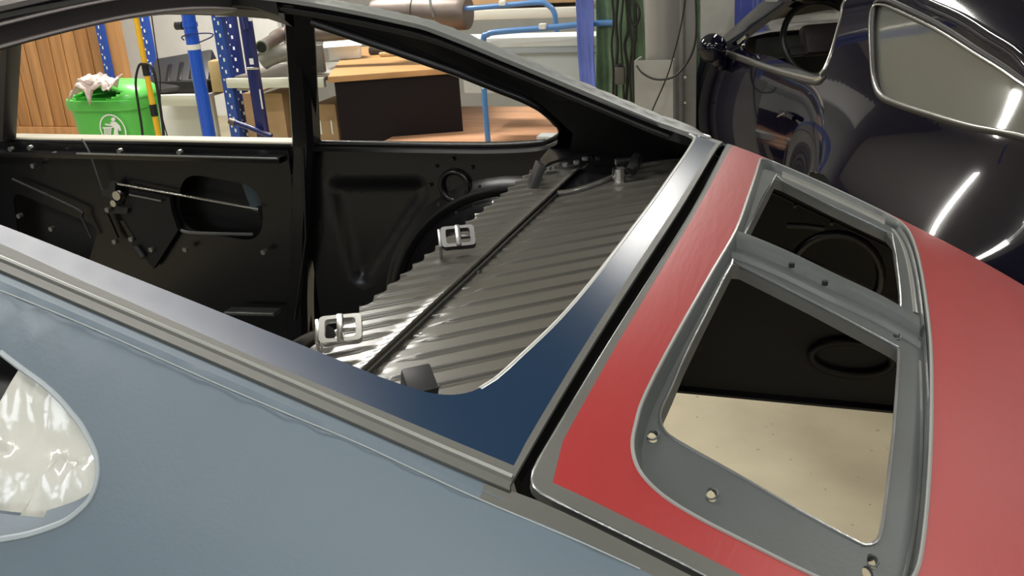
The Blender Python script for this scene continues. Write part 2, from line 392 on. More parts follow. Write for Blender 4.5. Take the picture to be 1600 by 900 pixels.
# return edge of that opening and its lower channel
low = [onb(*p) for p in [(0, 836), (44, 828), (89, 813), (112, 800), (133, 781), (146, 758)]]
up1 = [Vector((p.x, p.y + .020, p.z + .004)) for p in low]; up2 = [Vector((p.x, p.y + .024, p.z - .006)) for p in low]; up3 = [Vector((p.x, p.y + .034, p.z - .004)) for p in low]; up4 = [Vector((p.x, p.y + .038, p.z - .03)) for p in low]
for L_ in (low, up1, up2, up3, up4): L_.insert(0, L_[0] + Vector((-.35, -.01, -.01)))
lp = [Vector((p.x, p.y + .003, p.z - .010)) for p in low]
ch = loft('window_channel', [cr(r, 4) for r in (lp, up1, up2, up3, up4)], M_side, car)
tube('window_edge_bead', [(x, y, body(x, y) - .004) for x, y in [(p.x, p.y) for p in cr(qw, 3)]], .0028, mat('pale_primer_edge', (.33, .37, .40), .4), car, 6)
# fine paint edge along the panel
pe = [onb(*p) for p in [(0, 451), (82, 484), (164, 519), (321, 589), (440, 640), (560, 690), (650, 732), (749, 777), (900, 841), (1000, 886)]]
tube('paint_edge', [p + Vector((0, 0, -.0016)) for p in cr(pe, 6)], .0006, mat('feathered_paint_edge', (.30, .33, .34), .5), car, 6)
# far quarter panel outer skin: same opening mirrored and widened
fo_ = [(x, ag(x) + .008) for x in [-.9 + .1 * i for i in range(9)]] + side_out(1)[11:-1] + [(-.6, .80), (-1.1, .74), (-1.1, .715), (-.92, .712), (-.5, .705), (-.36, .69), (-.30, .67), (-.27, .62), (-.30, .59), (-.38, .565), (-.9, .535)]
sheet('quarter_panel', fo_, [], dk(-.002), .02, [M_side], car, .004)

inn = [(-1.08, .73), (-.92, .722), (-.5, .712), (-.36, .69), (-.32, .66), (-.30, .62), (-.34, .59), (-.42, .55), (-.10, .53), (.10, .53), (.45, .52), (.76, .50), (.77, .70), (.6, .775), (.3, .80), (-.5, .77), (-1.08, .74)]
sheet('inner_fender', inn, [], dk(-.026), .03, [M_blk2], car, .003)
# ------------------------------------------------------------------ engine lid
lid = mesh('engine_lid', [(0, 0, 0)], [], M_red, car)
bpy.data.objects.remove(lid)
LY = .534
LY = .5365
lo_ = [(.012, -LY), (.002, -LY + .001), (-.0035, -LY + .004), (-.0065, -LY + .009), (-.0078, -LY + .017)] + [(xl(y), y) for y in [-LY + .028 + (2 * LY - .056) * i / 26 for i in range(27)]] + [(-.0075, LY - .015), (-.004, LY - .004), (.006, LY)]
lout = lo_ + [(.2, LY), (.45, LY - .005), (.72, LY - .03), (.78, LY - .08), (.78, -LY + .08), (.72, -LY + .03), (.45, -LY + .005), (.2, -LY)]
rec = [(.070, 0), (.067, .15), (.062, .28), (.055, .40), (.052, .455), (.060, .487), (.080, .497), (.16, .499), (.225, .492), (.250, .478), (.266, .445), (.275, .36), (.281, .20), (.283, 0), (.281, -.12), (.274, -.28), (.265, -.40), (.256, -.448), (.238, -.478), (.20, -.491), (.133, -.494), (.098, -.493), (.076, -.488), (.060, -.477), (.051, -.458), (.048, -.43), (.048, -.39), (.057, -.26), (.064, -.14)]
rec = [(p.x, p.y) for p in cr(rec, 4, True)]
red = [(.0235 - .085 * y * y, y) for y in [-.5225 + .04 * i for i in range(27)]]
red[0] = (.0075, -.5235)
red += [(.0, .6), (.9, .6), (.9, -.495), (.45, -.518), (.2, -.5225), (.06, -.5235)]
E_lid = sheet('engine_lid', lout[::-1], [rec], dk(), .016, [M_tan, M_red], car, .010, nrm=nD, zones=[(red, 1)])
E_lid['label'] = 'red primed engine lid with grey sanded margins and large grille opening'
tube('lid_edge', [(x, y, body(x, y) - .001) for x, y in [(.7, -.506), (.45, -.5315), (.2, -LY), (.1, -LY)] + lo_], .0012, M_steel, E_lid, 6)
# channel below the shut line
rows = []
for off, dz in ((-.02, -.016), (-.016, -.035), (.02, -.035), (.03, -.012)):
    path = [(xg(y) + .006 + off, y) for y in [.55 - 1.06 * i / 24 for i in range(25)]] + [(x, -.540 + off * .7) for x in (.03, .08, .2, .4, .7)]
    rows.append([Vector((x, y, body(x, max(-.555, y)) + dz)) for x, y in path])
loft('drip_channel', rows, M_dark, car)
FD = -.014
def onf(px, py):
    p = onb(px, py, FD); return (p.x, p.y)
op1 = [onf(*p) for p in [(1210, 279), (1163, 368), (1170, 377), (1290, 436), (1398, 487), (1407, 484), (1405, 440), (1395, 374), (1385, 362), (1300, 322), (1222, 283)]]
ys1 = sorted(op1, key=lambda p: p[1])
op2 = [onf(*p) for p in [(1143, 414), (1100, 497), (1068, 562), (1050, 605), (1034, 640), (1032, 655), (1037, 672), (1058, 690), (1156, 745), (1262, 806), (1338, 847), (1354, 852), (1366, 849), (1374, 838), (1381, 800), (1396, 673), (1404, 560), (1402, 545), (1393, 538), (1267, 471), (1155, 415)]]
wall_in = []
cx_, cy_ = .165, 0
for x, y in rec:
    wall_in.append((x + (cx_ - x) * .045 * (1 if abs(x - cx_) > .02 else 1), y - math.copysign(min(.006, abs(y) * .02), y)))
n_r = len(rec)
gf = loft('grille_recess', [[Vector((x, y, body(x, y) + .0005)) for x, y in rec] + [Vector((rec[0][0], rec[0][1], body(*rec[0]) + .0005))],
                       [Vector((x + (a - x) * .5, y + (b - y) * .5, body(x, y) - .003)) for (x, y), (a, b) in zip(rec + rec[:1], wall_in + wall_in[:1])],
                       [Vector((x, y, body(x, y) + FD)) for x, y in wall_in + wall_in[:1]]], M_grey, E_lid)
tube('recess_edge', [(x, y, body(x, y)) for x, y in rec], .0018, mat('worn_edge_grey', (.30, .31, .30), .35, .2), E_lid, 6, True)
hl = [onf(*p) for p in [(1152, 402), (1237, 414), (1289, 441), (1401, 527), (1020, 682), (1112, 773), (1363, 877), (1356, 896)]]
hol = [circ(x, y, .0032 if i in (1, 2) else .0042, 12, .006 if i in (1, 2, 0, 3) else .0072) for i, (x, y) in enumerate(hl)]
sheet('grille_frame', wall_in[::-1], [op1, op2] + hol, dk(FD), .016, M_grey, E_lid, .003, dstep=.008)
for op in (op1, op2):
    L3 = [Vector((x, y, body(x, y) + FD)) for x, y in op]; c = sum(L3, Vector()) / len(L3)
    tube('opening_bead', [p + Vector((0, 0, .0005)) for p in cr(L3, 3, True)], .0015, M_steel, E_lid, 6, True)
    loft('opening_lip', [[p for p in L3 + L3[:1]], [p + Vector((0, 0, -.016)) for p in L3 + L3[:1]]], M_tan, E_lid)
# long bright ridges at the rear side of the recess, interrupted by the crossbar
def ridge(name, xo, w_, h_, y0, y1, m):
    rows = []; ys = [y0 + (y1 - y0) * i / 30 for i in range(31)]
    def xr(y): return .283 - .05 * y * y - .35 * abs(y) ** 5 * 2
    for a, b in ((-w_ / 2, -.002), (-w_ * .32, h_ * .8), (0, h_), (w_ * .32, h_ * .8), (w_ / 2, -.002)):
        rows.append([Vector((xr(y) + xo + a, y, body(xr(y), y) + FD + b)) for y in ys])
    loft(name, rows[::-1], m, E_lid)
M_ridge = mat('bare_bright_metal', (.50, .51, .49), .28, .7, 0, .1, 20, .05, 200)
ridge('frame_ridge', -.0135, .013, .0075, .045, .43, M_ridge)
ridge('frame_ridge', -.0135, .012, .0065, -.45, -.085, M_steel)
ridge('frame_ridge', -.0045, .004, .013, -.44, .43, M_steel)
rows = []
def bar(f0, f1, z):
    pass
# far side ridge
rows = []
for a, b in ((-.022, 0), (-.014, .009), (-.004, .011), (.006, .006), (.012, .0)):
    rows.append([Vector((x, .462 + a, body(x, .47) + FD + b)) for x in [.085 + .155 * i / 14 for i in range(15)]])
loft('frame_ridge', rows[::-1], M_ridge, E_lid)
# crossbar: raised rib between the two openings
c0 = [onf(*p) for p in [(1128, 378), (1165, 388), (1230, 415), (1300, 449), (1380, 487), (1436, 520)]]
rows = []
for dy, b in ((-.044, .0), (-.041, .005), (-.037, .0055), (-.034, .001), (-.010, .001), (-.006, .010), (.004, .013), (.016, .012), (.020, .0)):
    rows.append([Vector((x, y + dy, body(x, y) + FD + b)) for x, y in cr([Vector((a, b2, 0)).to_2d().to_3d() for a, b2 in c0], 4) and [(p.x, p.y) for p in cr([(a, b2) for a, b2 in c0], 4)]])
loft('crossbar', rows, M_grey, E_lid)
for px, py in ((1237, 412), (1289, 440)):
    p = onb(px, py, FD + .0125); V, F = tubeg([p + Vector((0, 0, -.004)), p + Vector((0, 0, .0009))], .0034, 12); mesh('screw_hole', V, F, M_dark, E_lid)
for px, py in ((1152, 401), (1401, 526), (1020, 681), (1112, 773), (1363, 877)):
    p = onb(px, py, FD)
    tube('hole_rim', [p + Vector((.0046 * math.cos(t), .0072 * math.sin(t), .0006)) for t in [2 * math.pi * i / 14 for i in range(14)]], .0009, M_grey, E_lid, 5, True)

# ------------------------------------------------------------------ parcel shelf (two ribbed pressings)
SZ = 1.13; dirx, diry = .766, .643
def rib(x, y, pitch, wd, h, lo, hi, phase=0):
    q = (x * diry - y * dirx) / pitch + phase; q = (q - math.floor(q)) - .5; d = abs(q) * pitch
    return h * (1 - sm(wd * .35, wd, d)) * sm(lo, lo + .012, x) * (1 - sm(hi - .012, hi, x))
def lz_left(x, y): return SZ + .003 + .0025 * sm(-.268, -.264, x) + rib(x, y, .0288, .0055, .0030, -.40, -.275) - .010 * sm(-.325, -.36, x) * 0
wavy = []
for i in range(121):
    y = -.42 + .94 * i / 120; q = (-.335 * diry - y * dirx) / .0288; wv = .5 + .5 * math.cos(2 * math.pi * (q - .5))
    wavy.append((-.338 - .006 * wv, y))
lp_ = wavy + [(-.30, .585), (-.262, .60), (-.262, -.42)]
sh = sheet('parcel_shelf', lp_, [], lambda x, y: (x, y, lz_left(x, y) - .010 * sm(.50, .56, y)), .006, M_shelf, car, .003, dstep=.006, angle=60, lat=((dirx, diry), .010, .0018))
sh['label'] = 'narrow forward shelf strip with short diagonal ribs'
fb = [(-.2555, .36), (-.235, .375), (-.212, .415), (-.19, .47), (-.165, .535), (-.125, .575), (-.06, .60)]
def frn(x):
    for (a, b), (c, d) in zip(fb, fb[1:]):
        if a <= x <= c: return b + (d - b) * (x - a) / (c - a)
    return .36 if x < -.25 else .60
def edge_x(y): return -.065 - .35 * max(0, abs(y) - .12) ** 2 - .16 * max(0, -y - .1) * 0
def lz_right(x, y):
    hi = edge_x(y) + .0
    r = rib(x, y, .0376, .0042, .0032, -.238, hi, .15)
    f = sm(frn(x) - .05, frn(x) - .03, y)
    rim = .006 * sm(hi + .008, hi + .022, x)
    g = .5 + .5 * math.cos(y * 210); notch = -.003 * (g > .82) * (1 - sm(-.254, -.244, x))
    return SZ - .002 + r * (1 - f) + rim + notch
sh2 = sheet('parcel_shelf', [(-.2555, -.5), (-.012, -.5), (-.012, .58)] + fb[::-1][0:], [], lambda x, y: (x, y, lz_right(x, y)), .0055, M_shelf, car, .003, dstep=.006, angle=60, lat=((dirx, diry), .012, .0017))
sh2['label'] = 'wide rear shelf pressing with long diagonal ribs'
fbp = [Vector((a, b + .002, SZ + .001)) for a, b in fb]
tube('shelf_flange', cr(fbp, 5), .005, M_shelf, car, 8)
sheet('shelf_side', [(-.26, .36)] + [(a, b) for a, b in fb] + [(-.03, .60), (-.12, .64), (-.36, .70), (-.36, .60)], [], lambda x, y: (x, y, SZ - .006 + .012 * sm(.55, .70, y)), .02, M_blk, car, .002)
tube('side_rail_wire', cr([hitp for hitp in [pt(842, 284, 2, 1.135), pt(852, 262, 2, 1.145), pt(870, 252, 2, 1.15), pt(920, 241, 2, 1.15), pt(926, 247, 2, 1.14)]], 4), .0025, M_blk, car, 6)
for px, py in ((856, 266), (864, 264), (883, 260), (901, 256), (914, 250), (935, 250)):
    p = pt(px, py, 2, 1.14); V, F = tubeg([p, p + Vector((0, 0, .006))], .0055, 8); mesh('bolt', V, F, M_steel if px != 935 else M_blk, car)
# panels under the shelf: seat back bulkhead, floor pan
tube('shelf_rear_lip', [(-.2555, y, SZ + .001) for y in (-.42, .38)], .0022, M_blk2, car, 6)
sheet('seat_bulkhead', [(-.46, -.66), (-.338, -.66), (-.338, .66), (-.46, .66)], [], lambda x, y: (x, y, SZ - .004 - (-.338 - x) * 5.2), .06, M_blk2, car, .003)
box('floor_pan', (-1.15, 0, .47), (1.5, 1.34, .01), M_blk2, car)
# latches
def frame_latch(name, P, w_, m, label=None):
    """folded strip loop: P = 4 pixel corners at z heights"""
    pass
def latch(c, yaw, tilt, s, m, name='seat_latch'):
    M = rz(yaw) @ Matrix.Rotation(tilt, 3, 'X')
    o = [(-.022 * s, -.017 * s), (.022 * s, -.017 * s), (.022 * s, .017 * s), (-.022 * s, .017 * s)]
    def ring(z, k): return [M @ Vector((x * k, y * k, z)) + Vector(c) for x, y in rnd(o, .006 * s, 4)]
    V, F = [], []
    rows = [ring(0, 1.0), ring(.004 * s, 1.03), ring(.008 * s, 1.0), ring(.008 * s, .72), ring(0, .72), ring(0, 1.0)]
    n = len(rows[0]); V = [v for r in rows for v in r]
    for i in range(5):
        for j in range(n): F.append([i * n + j, i * n + (j + 1) % n, (i + 1) * n + (j + 1) % n, (i + 1) * n + j])
    a = mesh(name, V, F, m, car)
    V, F = join([boxg(M @ Vector((0, 0, .006 * s)) + Vector(c), (.007 * s, .034 * s, .010 * s), M, .002 * s), boxg(M @ Vector((-.024 * s, 0, -.008 * s)) + Vector(c), (.004 * s, .03 * s, .03 * s), M, .001)])
    mesh('striker_bar', V, F, M_chrome if m is M_chrome else M_steel, a)
    V, F = boxg(M @ Vector((.012 * s, 0, .005 * s)) + Vector(c), (.02 * s, .006 * s, .003 * s), M, .001); mesh('tongue', V, F, m, a)
    return a
l1 = latch(pt(533, 519, 2, 1.160), math.radians(25), .55, 1.0, M_chrome); l1['label'] = 'bright zinc latch loop at the near end of the shelf'
l2 = latch(pt(716, 374, 2, 1.160), math.radians(25), .6, 1.0, M_blk); l2['label'] = 'black latch loop halfway along the shelf'
p = pt(837, 277, 2, 1.15); a = box('bracket', p, (.012, .035, .05), M_blackpl, car, rz(.5) @ Matrix.Rotation(.4, 3, 'Y'), .003); a['label'] = 'grey black folded tab at the far front corner'
p = pt(967, 274, 2, 1.14); V, F = tubeg([p + Vector((0, 0, -.012)), p + Vector((0, 0, .012))], .011, 16); mesh('clip', V, F, M_chrome, car)['label'] = 'bright round clip'
p = pt(985, 268, 2, 1.145); V, F = tubeg(cr([p, p + Vector((.004, .012, .008)), p + Vector((.002, .04, .012))], 4), .010, 10); mesh('knob', V, F, M_blk, car)
box('knob_bar', pt(982, 252, 2, 1.155), (.045, .014, .012), M_blk, car, rz(.5), .003)
p = pt(655, 606, 2, 1.155); box('stop_block', p, (.028, .030, .03), M_blackpl, car, rz(.7) @ Matrix.Rotation(.5, 3, 'X'), .003)['label'] = 'black rubber stop at the near shelf edge'
tube('wire_clip', cr([pt(630, 605, 2, 1.14), pt(640, 598, 2, 1.15), pt(652, 600, 2, 1.15)], 4), .0018, M_steel, car, 6)
tube('wire_clip', cr([pt(672, 612, 2, 1.14), pt(680, 610, 2, 1.15), pt(686, 603, 2, 1.152)], 4), .0018, M_steel, car, 6)
a = tube('strap_end', cr([pt(440, 560, 2, 1.10), pt(480, 535, 2, 1.12), pt(512, 522, 2, 1.14)], 5), .010, M_blk, car, 8)

# ------------------------------------------------------------------ far inner side of the shell
def ztop(x): return body(x, .49) - .008
def yin(x, z):
    zt = ztop(x)
    if z < 1.14: return .69
    zt = max(zt, 1.16)
    return .69 - .20 * min(1, (z - 1.14) / (zt - 1.14)) ** 1.15
def onin(px, py, f=None):
    p = hit(px, py, lambda p: p.y - (f or yin)(p.x, p.z), .004, .0008); return (p.x, p.z)
qo = [(489, 34), (550, 55), (600, 72), (640, 86), (675, 98), (715, 112), (750, 126), (782, 139), (808, 149), (822, 155), (845, 167), (862, 181), (872, 192), (877, 202), (876, 210), (866, 216), (850, 221), (820, 224), (760, 226), (650, 225), (489, 223)]
qo3 = [onin(*p) for p in qo]
def emb(x, z):
    """pressed shapes: triangular recess"""
    T = [(-.862, 1.045), (-.655, 1.052), (-.640, 1.03), (-.80, .825), (-.835, .822)]
    d = 1e9
    for i in range(5):
        a = Vector(T[i]); b = Vector(T[(i + 1) % 5]); p = Vector((x, z)); t = max(0, min(1, (p - a).dot(b - a) / (b - a).length_squared)); d = min(d, (p - a.lerp(b, t)).length)
    ins = inpoly(x, z, T); d = -d if ins else d
    return .012 * (1 - sm(-.012, .004, d)) if d < .02 else 0
topl = [(x, ztop(x)) for x in [-.06 - .045 * i for i in range(17)]]
topl = [(x, z) for x, z in topl if x > -.80]
fin = [(-.93, .55), (-.50, .55), (-.10, .70), (-.04, 1.0)] + topl + [onin(*p) for p in [(458, 8), (460, 50), (463, 110), (468, 222)]] + [(-.93, 1.0)]
sheet('inner_quarter', fin, [qo3], lambda x, z: (x, yin(x, z) + emb(x, z), z), .016, M_blk, car, .004, dstep=.014, angle=50)['label'] = 'black inner quarter panel with pressed triangle'
q3 = [Vector((x, yin(x, z) - .004, z)) for x, z in qo3]
tube('window_frame_tube', cr(q3[0:13], 4), .0085, M_blk, car, 10)
tube('window_frame_tube', cr(q3[12:], 4), .006, M_blk, car, 10)
rows = [[p + Vector((0, o, dz)) for p in cr(q3[13:], 3)] for o, dz in ((-.022, -.012), (-.018, -.006), (-.004, -.004), (.012, -.002), (.012, .004))]
loft('belt_ledge', rows, M_blk, car)
p0 = onin(712, 290); C0 = Vector((p0[0], .688, p0[1]))
tube('round_boss', [C0 + Vector((.03 * math.cos(t), -.004, .03 * math.sin(t))) for t in [2 * math.pi * i / 24 for i in range(24)]], .006, M_blk, car, 8, True)
for an in range(0, 360, 45):
    c = C0 + Vector((.055 * math.cos(math.radians(an)), 0, .055 * math.sin(math.radians(an)))); V, F = tubeg([c, c + Vector((0, -.006, 0))], .004, 8); mesh('rivet', V, F, M_blk, car)
# wheel house: a turned half dome
WC = Vector((-.44, .69, .745))
prof = [(.325, .0), (.315, -.004), (.305, -.012), (.297, -.012), (.285, -.003), (.275, -.010), (.262, -.05), (.235, -.105), (.20, -.14), (.15, -.165), (.08, -.175), (.0, -.178)]
rows = []
for r, dy in prof: rows.append([WC + Vector((r * math.cos(a), dy, r * math.sin(a))) for a in [math.pi * (i / 40 * 1.3 - .15) for i in range(41)]])
loft('wheel_house', rows, M_blk, car, angle=70)['label'] = 'domed black inner wheel house'
# engine bay far wall
bay = sheet('engine_bay_side', [(-.30, .607), (1.0, .607), (1.0, .62), (.70, .64), (.45, .76), (.25, .85), (.0, .95), (-.30, 1.03)], [], lambda x, z: (x, .75 + .0 * z, z), .05, M_blk2, car, .004)
loft('bay_lower_flange', [[Vector((-.5, .75, .612)), Vector((1.0, .75, .612))], [Vector((-.5, .735, .607)), Vector((1.0, .735, .607))], [Vector((-.5, .735, .602)), Vector((1.0, .735, .602))], [Vector((-.5, .752, .602)), Vector((1.0, .752, .602))]], M_blk, car)
tube('bay_ring', [pt(1305, 430, 1, .60) + Vector((.075 * math.cos(t), 0, .075 * math.sin(t))) for t in [2 * math.pi * i / 28 for i in range(28)]], .008, M_blk, bay, 8, True)
tube('bay_ring', [pt(1330, 560, 1, .74) + Vector((.075 * math.cos(t), 0, .035 * math.sin(t))) for t in [2 * math.pi * i / 28 for i in range(28)]], .008, M_blk2, bay, 8, True)
tube('bay_pipe', [pt(1230, 352, 1, .50), pt(1260, 353, 1, .50), pt(1288, 357, 1, .50)], .005, M_blk, bay, 8)
tube('bay_seam', [pt(1205, 300, 1, .51), pt(1300, 345, 1, .51), pt(1400, 392, 1, .51)], .003, M_blk, bay, 6)
for q in ((1243, 320), (1300, 347)):
    p = pt(*q, 1, .505); V, F = tubeg([p, p + Vector((0, -.012, 0))], .003, 8); mesh('bolt', V, F, M_blk, bay)
sheet('bay_front', [(-.62, .64), (.62, .64), (.62, 1.12), (-.62, 1.12)], [], lambda y, z: (-.30 - (1.12 - z) * .25, y, z), .1, M_blk2, car, .004)

# B pillar and roof rail
def pil(px0, px1, py, ax=.66, wd=.05): pass
def post(name, L, m, parent, ydep=.035):
    """L: list of (px left, px right, py, y)"""
    rows = []
    for a, b, py, y in L:
        A = pt(a, py, 1, y); B = pt(b, py, 1, y); c = (B - A) * .18
        rows.append([A + Vector((0, ydep, 0)), A + Vector((0, .006, 0)), A + c + Vector((0, -.006, 0)), B - c + Vector((0, -.006, 0)), B + Vector((0, .006, 0)), B + Vector((0, ydep, 0))])
    return loft(name, rows, m, parent, True, cap=True, angle=25)
post('b_pillar', [(436, 474, -15, .50), (442, 476, 28, .54), (447, 481, 110, .60), (454, 488, 222, .66), (456, 486, 245, .66), (452, 480, 360, .66), (446, 478, 470, .67), (444, 480, 560, .67)], M_blk, car)
tube('pillar_edge', [pt(474, 232, 1, .655), pt(479, 372, 1, .655), pt(462, 500, 1, .665)], .004, M_blk, car, 8)
rail = [(560, 16), (480, -30)]
rows = []
X_ = [-1.75 + .05 * i for i in range(20)]
for y, dz in ((.485, -.006), (.487, -.03), (.53, -.056), (.56, -.054), (.575, -.03)):
    rows.append([Vector((x, y, body(x, .49) + dz + .01 * (x < -.84))) for x in X_])
loft('roof_rail', rows, M_blk2, car)
# rear quarter rail inner flange details below the strip
tube('rail_flange', [Vector((x, .494, body(x, .49) - .020)) for x in [-.90 + .04 * i for i in range(21)]], .004, M_blk2, car, 6)
box('hinge_block', pt(468, 8, 1, .52), (.05, .03, .03), M_blk, car, None, .004)
for q in ((438, 8), (450, 12)):
    p = pt(*q, 1, .52); V, F = tubeg([p, p + Vector((0, -.012, 0))], .006, 8); mesh('bolt', V, F, M_steel, car)
# roof header (rear edge of the roof)
HX = -.90; ys = [-.49 + .98 * i / 24 for i in range(25)]
def hz(y): return body(HX, y) + .007 + .022 * (y + .15)
prof = [(-.012, .004), (.004, .000), (.008, -.006), (-.006, -.012), (-.006, -.020), (.010, -.022), (.012, -.026), (.008, -.030), (.004, -.052), (.008, -.055), (.010, -.058), (.004, -.062), (-.03, -.066)]
prof = [(a, b if b > -.006 else -.006 + (b + .006) * .86) for a, b in prof]
rows = [[Vector((HX + a, y, hz(y) + b)) for y in ys] for a, b in prof]
fm = []
hd = loft('roof_header', rows, [M_roofin, M_dark], car, angle=40)
hd['label'] = 'dark brown-grey rear roof header with two bright flanges'
for a, b, r in ((.012, -.0215, .0022), (.011, -.049, .0025)):
    tube('header_flange', [Vector((HX + a, y, hz(y) + b)) for y in ys], r, mat('flange_grey', (.25, .22, .22), .4), hd, 6)
for i in range(9):
    y = -.42 + .105 * i; rows = [[Vector((HX - .0045 + c_, y + s_, hz(y + s_) + b)) for s_ in (0, .03, .06, .085)] for c_, b in ((.001, -.011), (.003, -.0195))]
    loft('header_slot', rows[::-1], M_dark, hd)

# ------------------------------------------------------------------ far door
door = sheet('door', [(-1.90, .56), (-.955, .56), (-.955, 1.112), (-1.90, 1.125)], [rnd([(-1.27, .925), (-1.05, .90), (-1.03, 1.03), (-1.24, 1.06)], .06, 6), rnd([(-1.76, .86), (-1.56, .82), (-1.50, .92), (-1.74, 1.0)], .03)],
             lambda x, z: (x, .69 + .0 * z, z), .03, M_blk, car, .004, dstep=.02)
door['label'] = 'black far side door without trim'
box('door_skin', (-1.43, .755, .83), (.95, .006, .56), M_blk2, door)
tube('opening_lip', cr([pt(270, 335, 1, .685), pt(275, 352, 1, .685), pt(290, 362, 1, .685), pt(340, 365, 1, .685), pt(395, 366, 1, .685)], 5), .004, M_steel, door, 6)
def strip(name, a, b, y, w_, h_, m, parent): 
    A = pt(*a, 1, y); B = pt(*b, 1, y); rows = [[P + Vector((0, o, z)) for P in (A, A.lerp(B, .33), A.lerp(B, .66), B)] for o, z in ((w_, 0), (0, 0), (-.002, -h_ * .3), (0, -h_), (w_, -h_))]
    return loft(name, rows, m, parent)
strip('window_sill', (-60, 213), (455, 222), .70, .04, .010, mat('cream_ledge', (.50, .47, .37), .5), door)['label'] = 'cream window ledge'  # pale cream strip along the top of the black door
strip('seal_strip', (-60, 217), (455, 226), .695, .01, .012, M_blk, door)
strip('door_top_rail', (-60, 236), (436, 247), .665, .03, .012, M_blk, door)
tube('rail_highlight_edge', [pt(120, 240, 1, .662), pt(434, 248, 1, .662)], .0028, M_steel, door, 6)
for q in ((50, 230), (88, 240), (190, 235), (283, 237), (55, 258), (20, 232)):
    p = pt(*q, 1, .675); V, F = tubeg([p, p + Vector((0, -.01, 0))], .006, 8); mesh('bolt', V, F, M_steel, door)
tube('pull_rod', [pt(178, 286, 1, .67), pt(404, 327, 1, .675)], .0032, M_chrome, door, 8)['label'] = 'thin bright latch rod'
tube('lock_rod', [pt(128, 217, 1, .672), pt(140, 238, 1, .668), pt(147, 258, 1, .668), pt(160, 297, 1, .668)], .0022, M_steel, door, 6)
tube('window_track', cr([pt(20, 280, 1, .675), pt(120, 326, 1, .672), pt(128, 340, 1, .672), pt(143, 372, 1, .672)], 5), .0038, M_steel if 0 else M_blackpl, door, 8)
# latch plate
PM = Matrix(((1, 0, 0), (0, 0, -1), (0, 1, 0)))
def pxpoly(name, P, y, dep, m, parent):
    Q = [pt(a, b, 1, y) for a, b in P]; c = sum(Q, Vector()) / len(Q)
    return prism(name, [((q - c).x, (q - c).z) for q in Q], PM, c, dep, m, parent)
lt = pxpoly('latch_plate', [(203, 296), (265, 309), (268, 330), (278, 360), (240, 420), (205, 380), (190, 330)], .672, .012, M_blk2, door)
pxpoly('regulator_slot', [(201, 302), (250, 309), (256, 313), (253, 316), (204, 306)], .667, .006, M_blk, door)
tube('regulator_edge', [pt(202, 304, 1, .664), pt(252, 314, 1, .664)], .0022, M_steel, door, 6)
pxpoly('latch_body', [(158, 296), (168, 297), (172, 284), (180, 286), (180, 306), (186, 312), (180, 322), (170, 308), (160, 306)], .664, .010, M_blackpl, door)
for q, r in (((187, 304), .011), ((182, 316), .008), ((172, 326), .006)):
    p = pt(*q, 1, .66); V, F = tubeg([p, p + Vector((0, -.012, 0))], r, 12); mesh('roller', V, F, M_chrome if r > .007 else M_steel, door)
pxpoly('latch_lower', [(166, 324), (178, 320), (200, 326), (198, 334), (178, 334), (166, 330)], .662, .010, M_blackpl, door)
for P in ([(187, 345), (193, 345), (212, 375), (206, 377)], [(160, 335), (168, 335), (184, 372), (176, 374)]):
    pxpoly('regulator_arm', P, .67, .006, M_blk, door)
for q in ((183, 376), (209, 372), (293, 388), (415, 392), (34, 336), (84, 356), (240, 388)):
    p = pt(*q, 1, .675); V, F = tubeg([p, p + Vector((0, -.012, 0))], .006, 8); mesh('bolt', V, F, M_steel, door)
tube('check_arm', [pt(212, 385, 1, .665), pt(224, 402, 1, .665)], .009, M_blackpl, door, 8)
# sill and window frame post
strip('door_bottom_step', (350, 487), (428, 489), .64, .03, .008, M_steel, car)['label'] = 'bright step strip low by the door'
post('door_front_frame', [(2, 18, 55, .58), (-2, 14, 130, .62), (-6, 10, 220, .67)], M_roofin, car, .03)
box('kick_panel', (-1.97, .55, .85), (.02, .3, .6), M_blk2, car)

# ------------------------------------------------------------------ plastic film behind the near quarter window
def film(u, v):
    # u along x, v along the slope
    x, y = u, v
    z = body(x, y) - .030
    q_ = Vector((x * 3, y * 5, z * 3))
    nz = noise.noise(q_ * 2.5) * .020 + abs(noise.noise(q_ * 6)) * .030 + abs(noise.noise(q_ * 13 + Vector((3, 1, 2)))) * .020 + abs(noise.noise(q_ * 28)) * .008
    return (x, y, z - abs(nz))
fA, fB = onb2(36, 562, -.034), onb2(-10, 603, -.034)
fl = [(-.95, -.715), (-.24, -.70), (-.235, -.575), (fA[0] + .06, fA[1] + .012), fA, fB, (fB[0] - .25, fB[1] - .06), (-.95, -.66)]
fo = sheet('plastic_film', fl, [], film, .007, M_foil, None, 0, dstep=.01, angle=80)
sheet('inner_quarter', [(-1.1, -.70), (-.15, -.70), (-.15, -.46), (-1.1, -.45)], [], dk(-.085), .03, M_blk2, car, .003)
tag(fo, 'crumpled translucent plastic sheet behind the near side quarter window opening', 'plastic sheet')

# ------------------------------------------------------------------ room
fl_ = box('floor', (-1, 1.5, -.05), (15, 15, .1), M_conc); struct(fl_)
struct(box('ceiling', (3.05, 1.5, CEIL + .05), (6.9, 15, .1), M_ceil)); struct(box('ceiling', (-4.45, -2.6, CEIL + .05), (8.1, 6.8, .1), M_ceil))
M_ceilw = mat('unseen_white_ceiling', (.86, .86, .84), .8)  # unseen ceiling: white only at back left, placed to brighten shelf reflections
c_ = box('ceiling', (-4.45, 4.9, CEIL + .05), (8.1, 8.2, .1), M_ceilw); struct(c_)  # unseen white ceiling part, added to brighten shelf reflections
struct(box('trim_1', (-.4, 1.5, CEIL - .06), (.12, 12, .14), M_ceilw))
struct(box('wall_back', (-1, 6.6, CEIL / 2), (15, .1, CEIL), M_wallg))
struct(box('wall_front', (-1, -5.2, CEIL / 2), (15, .1, CEIL), M_wallg))
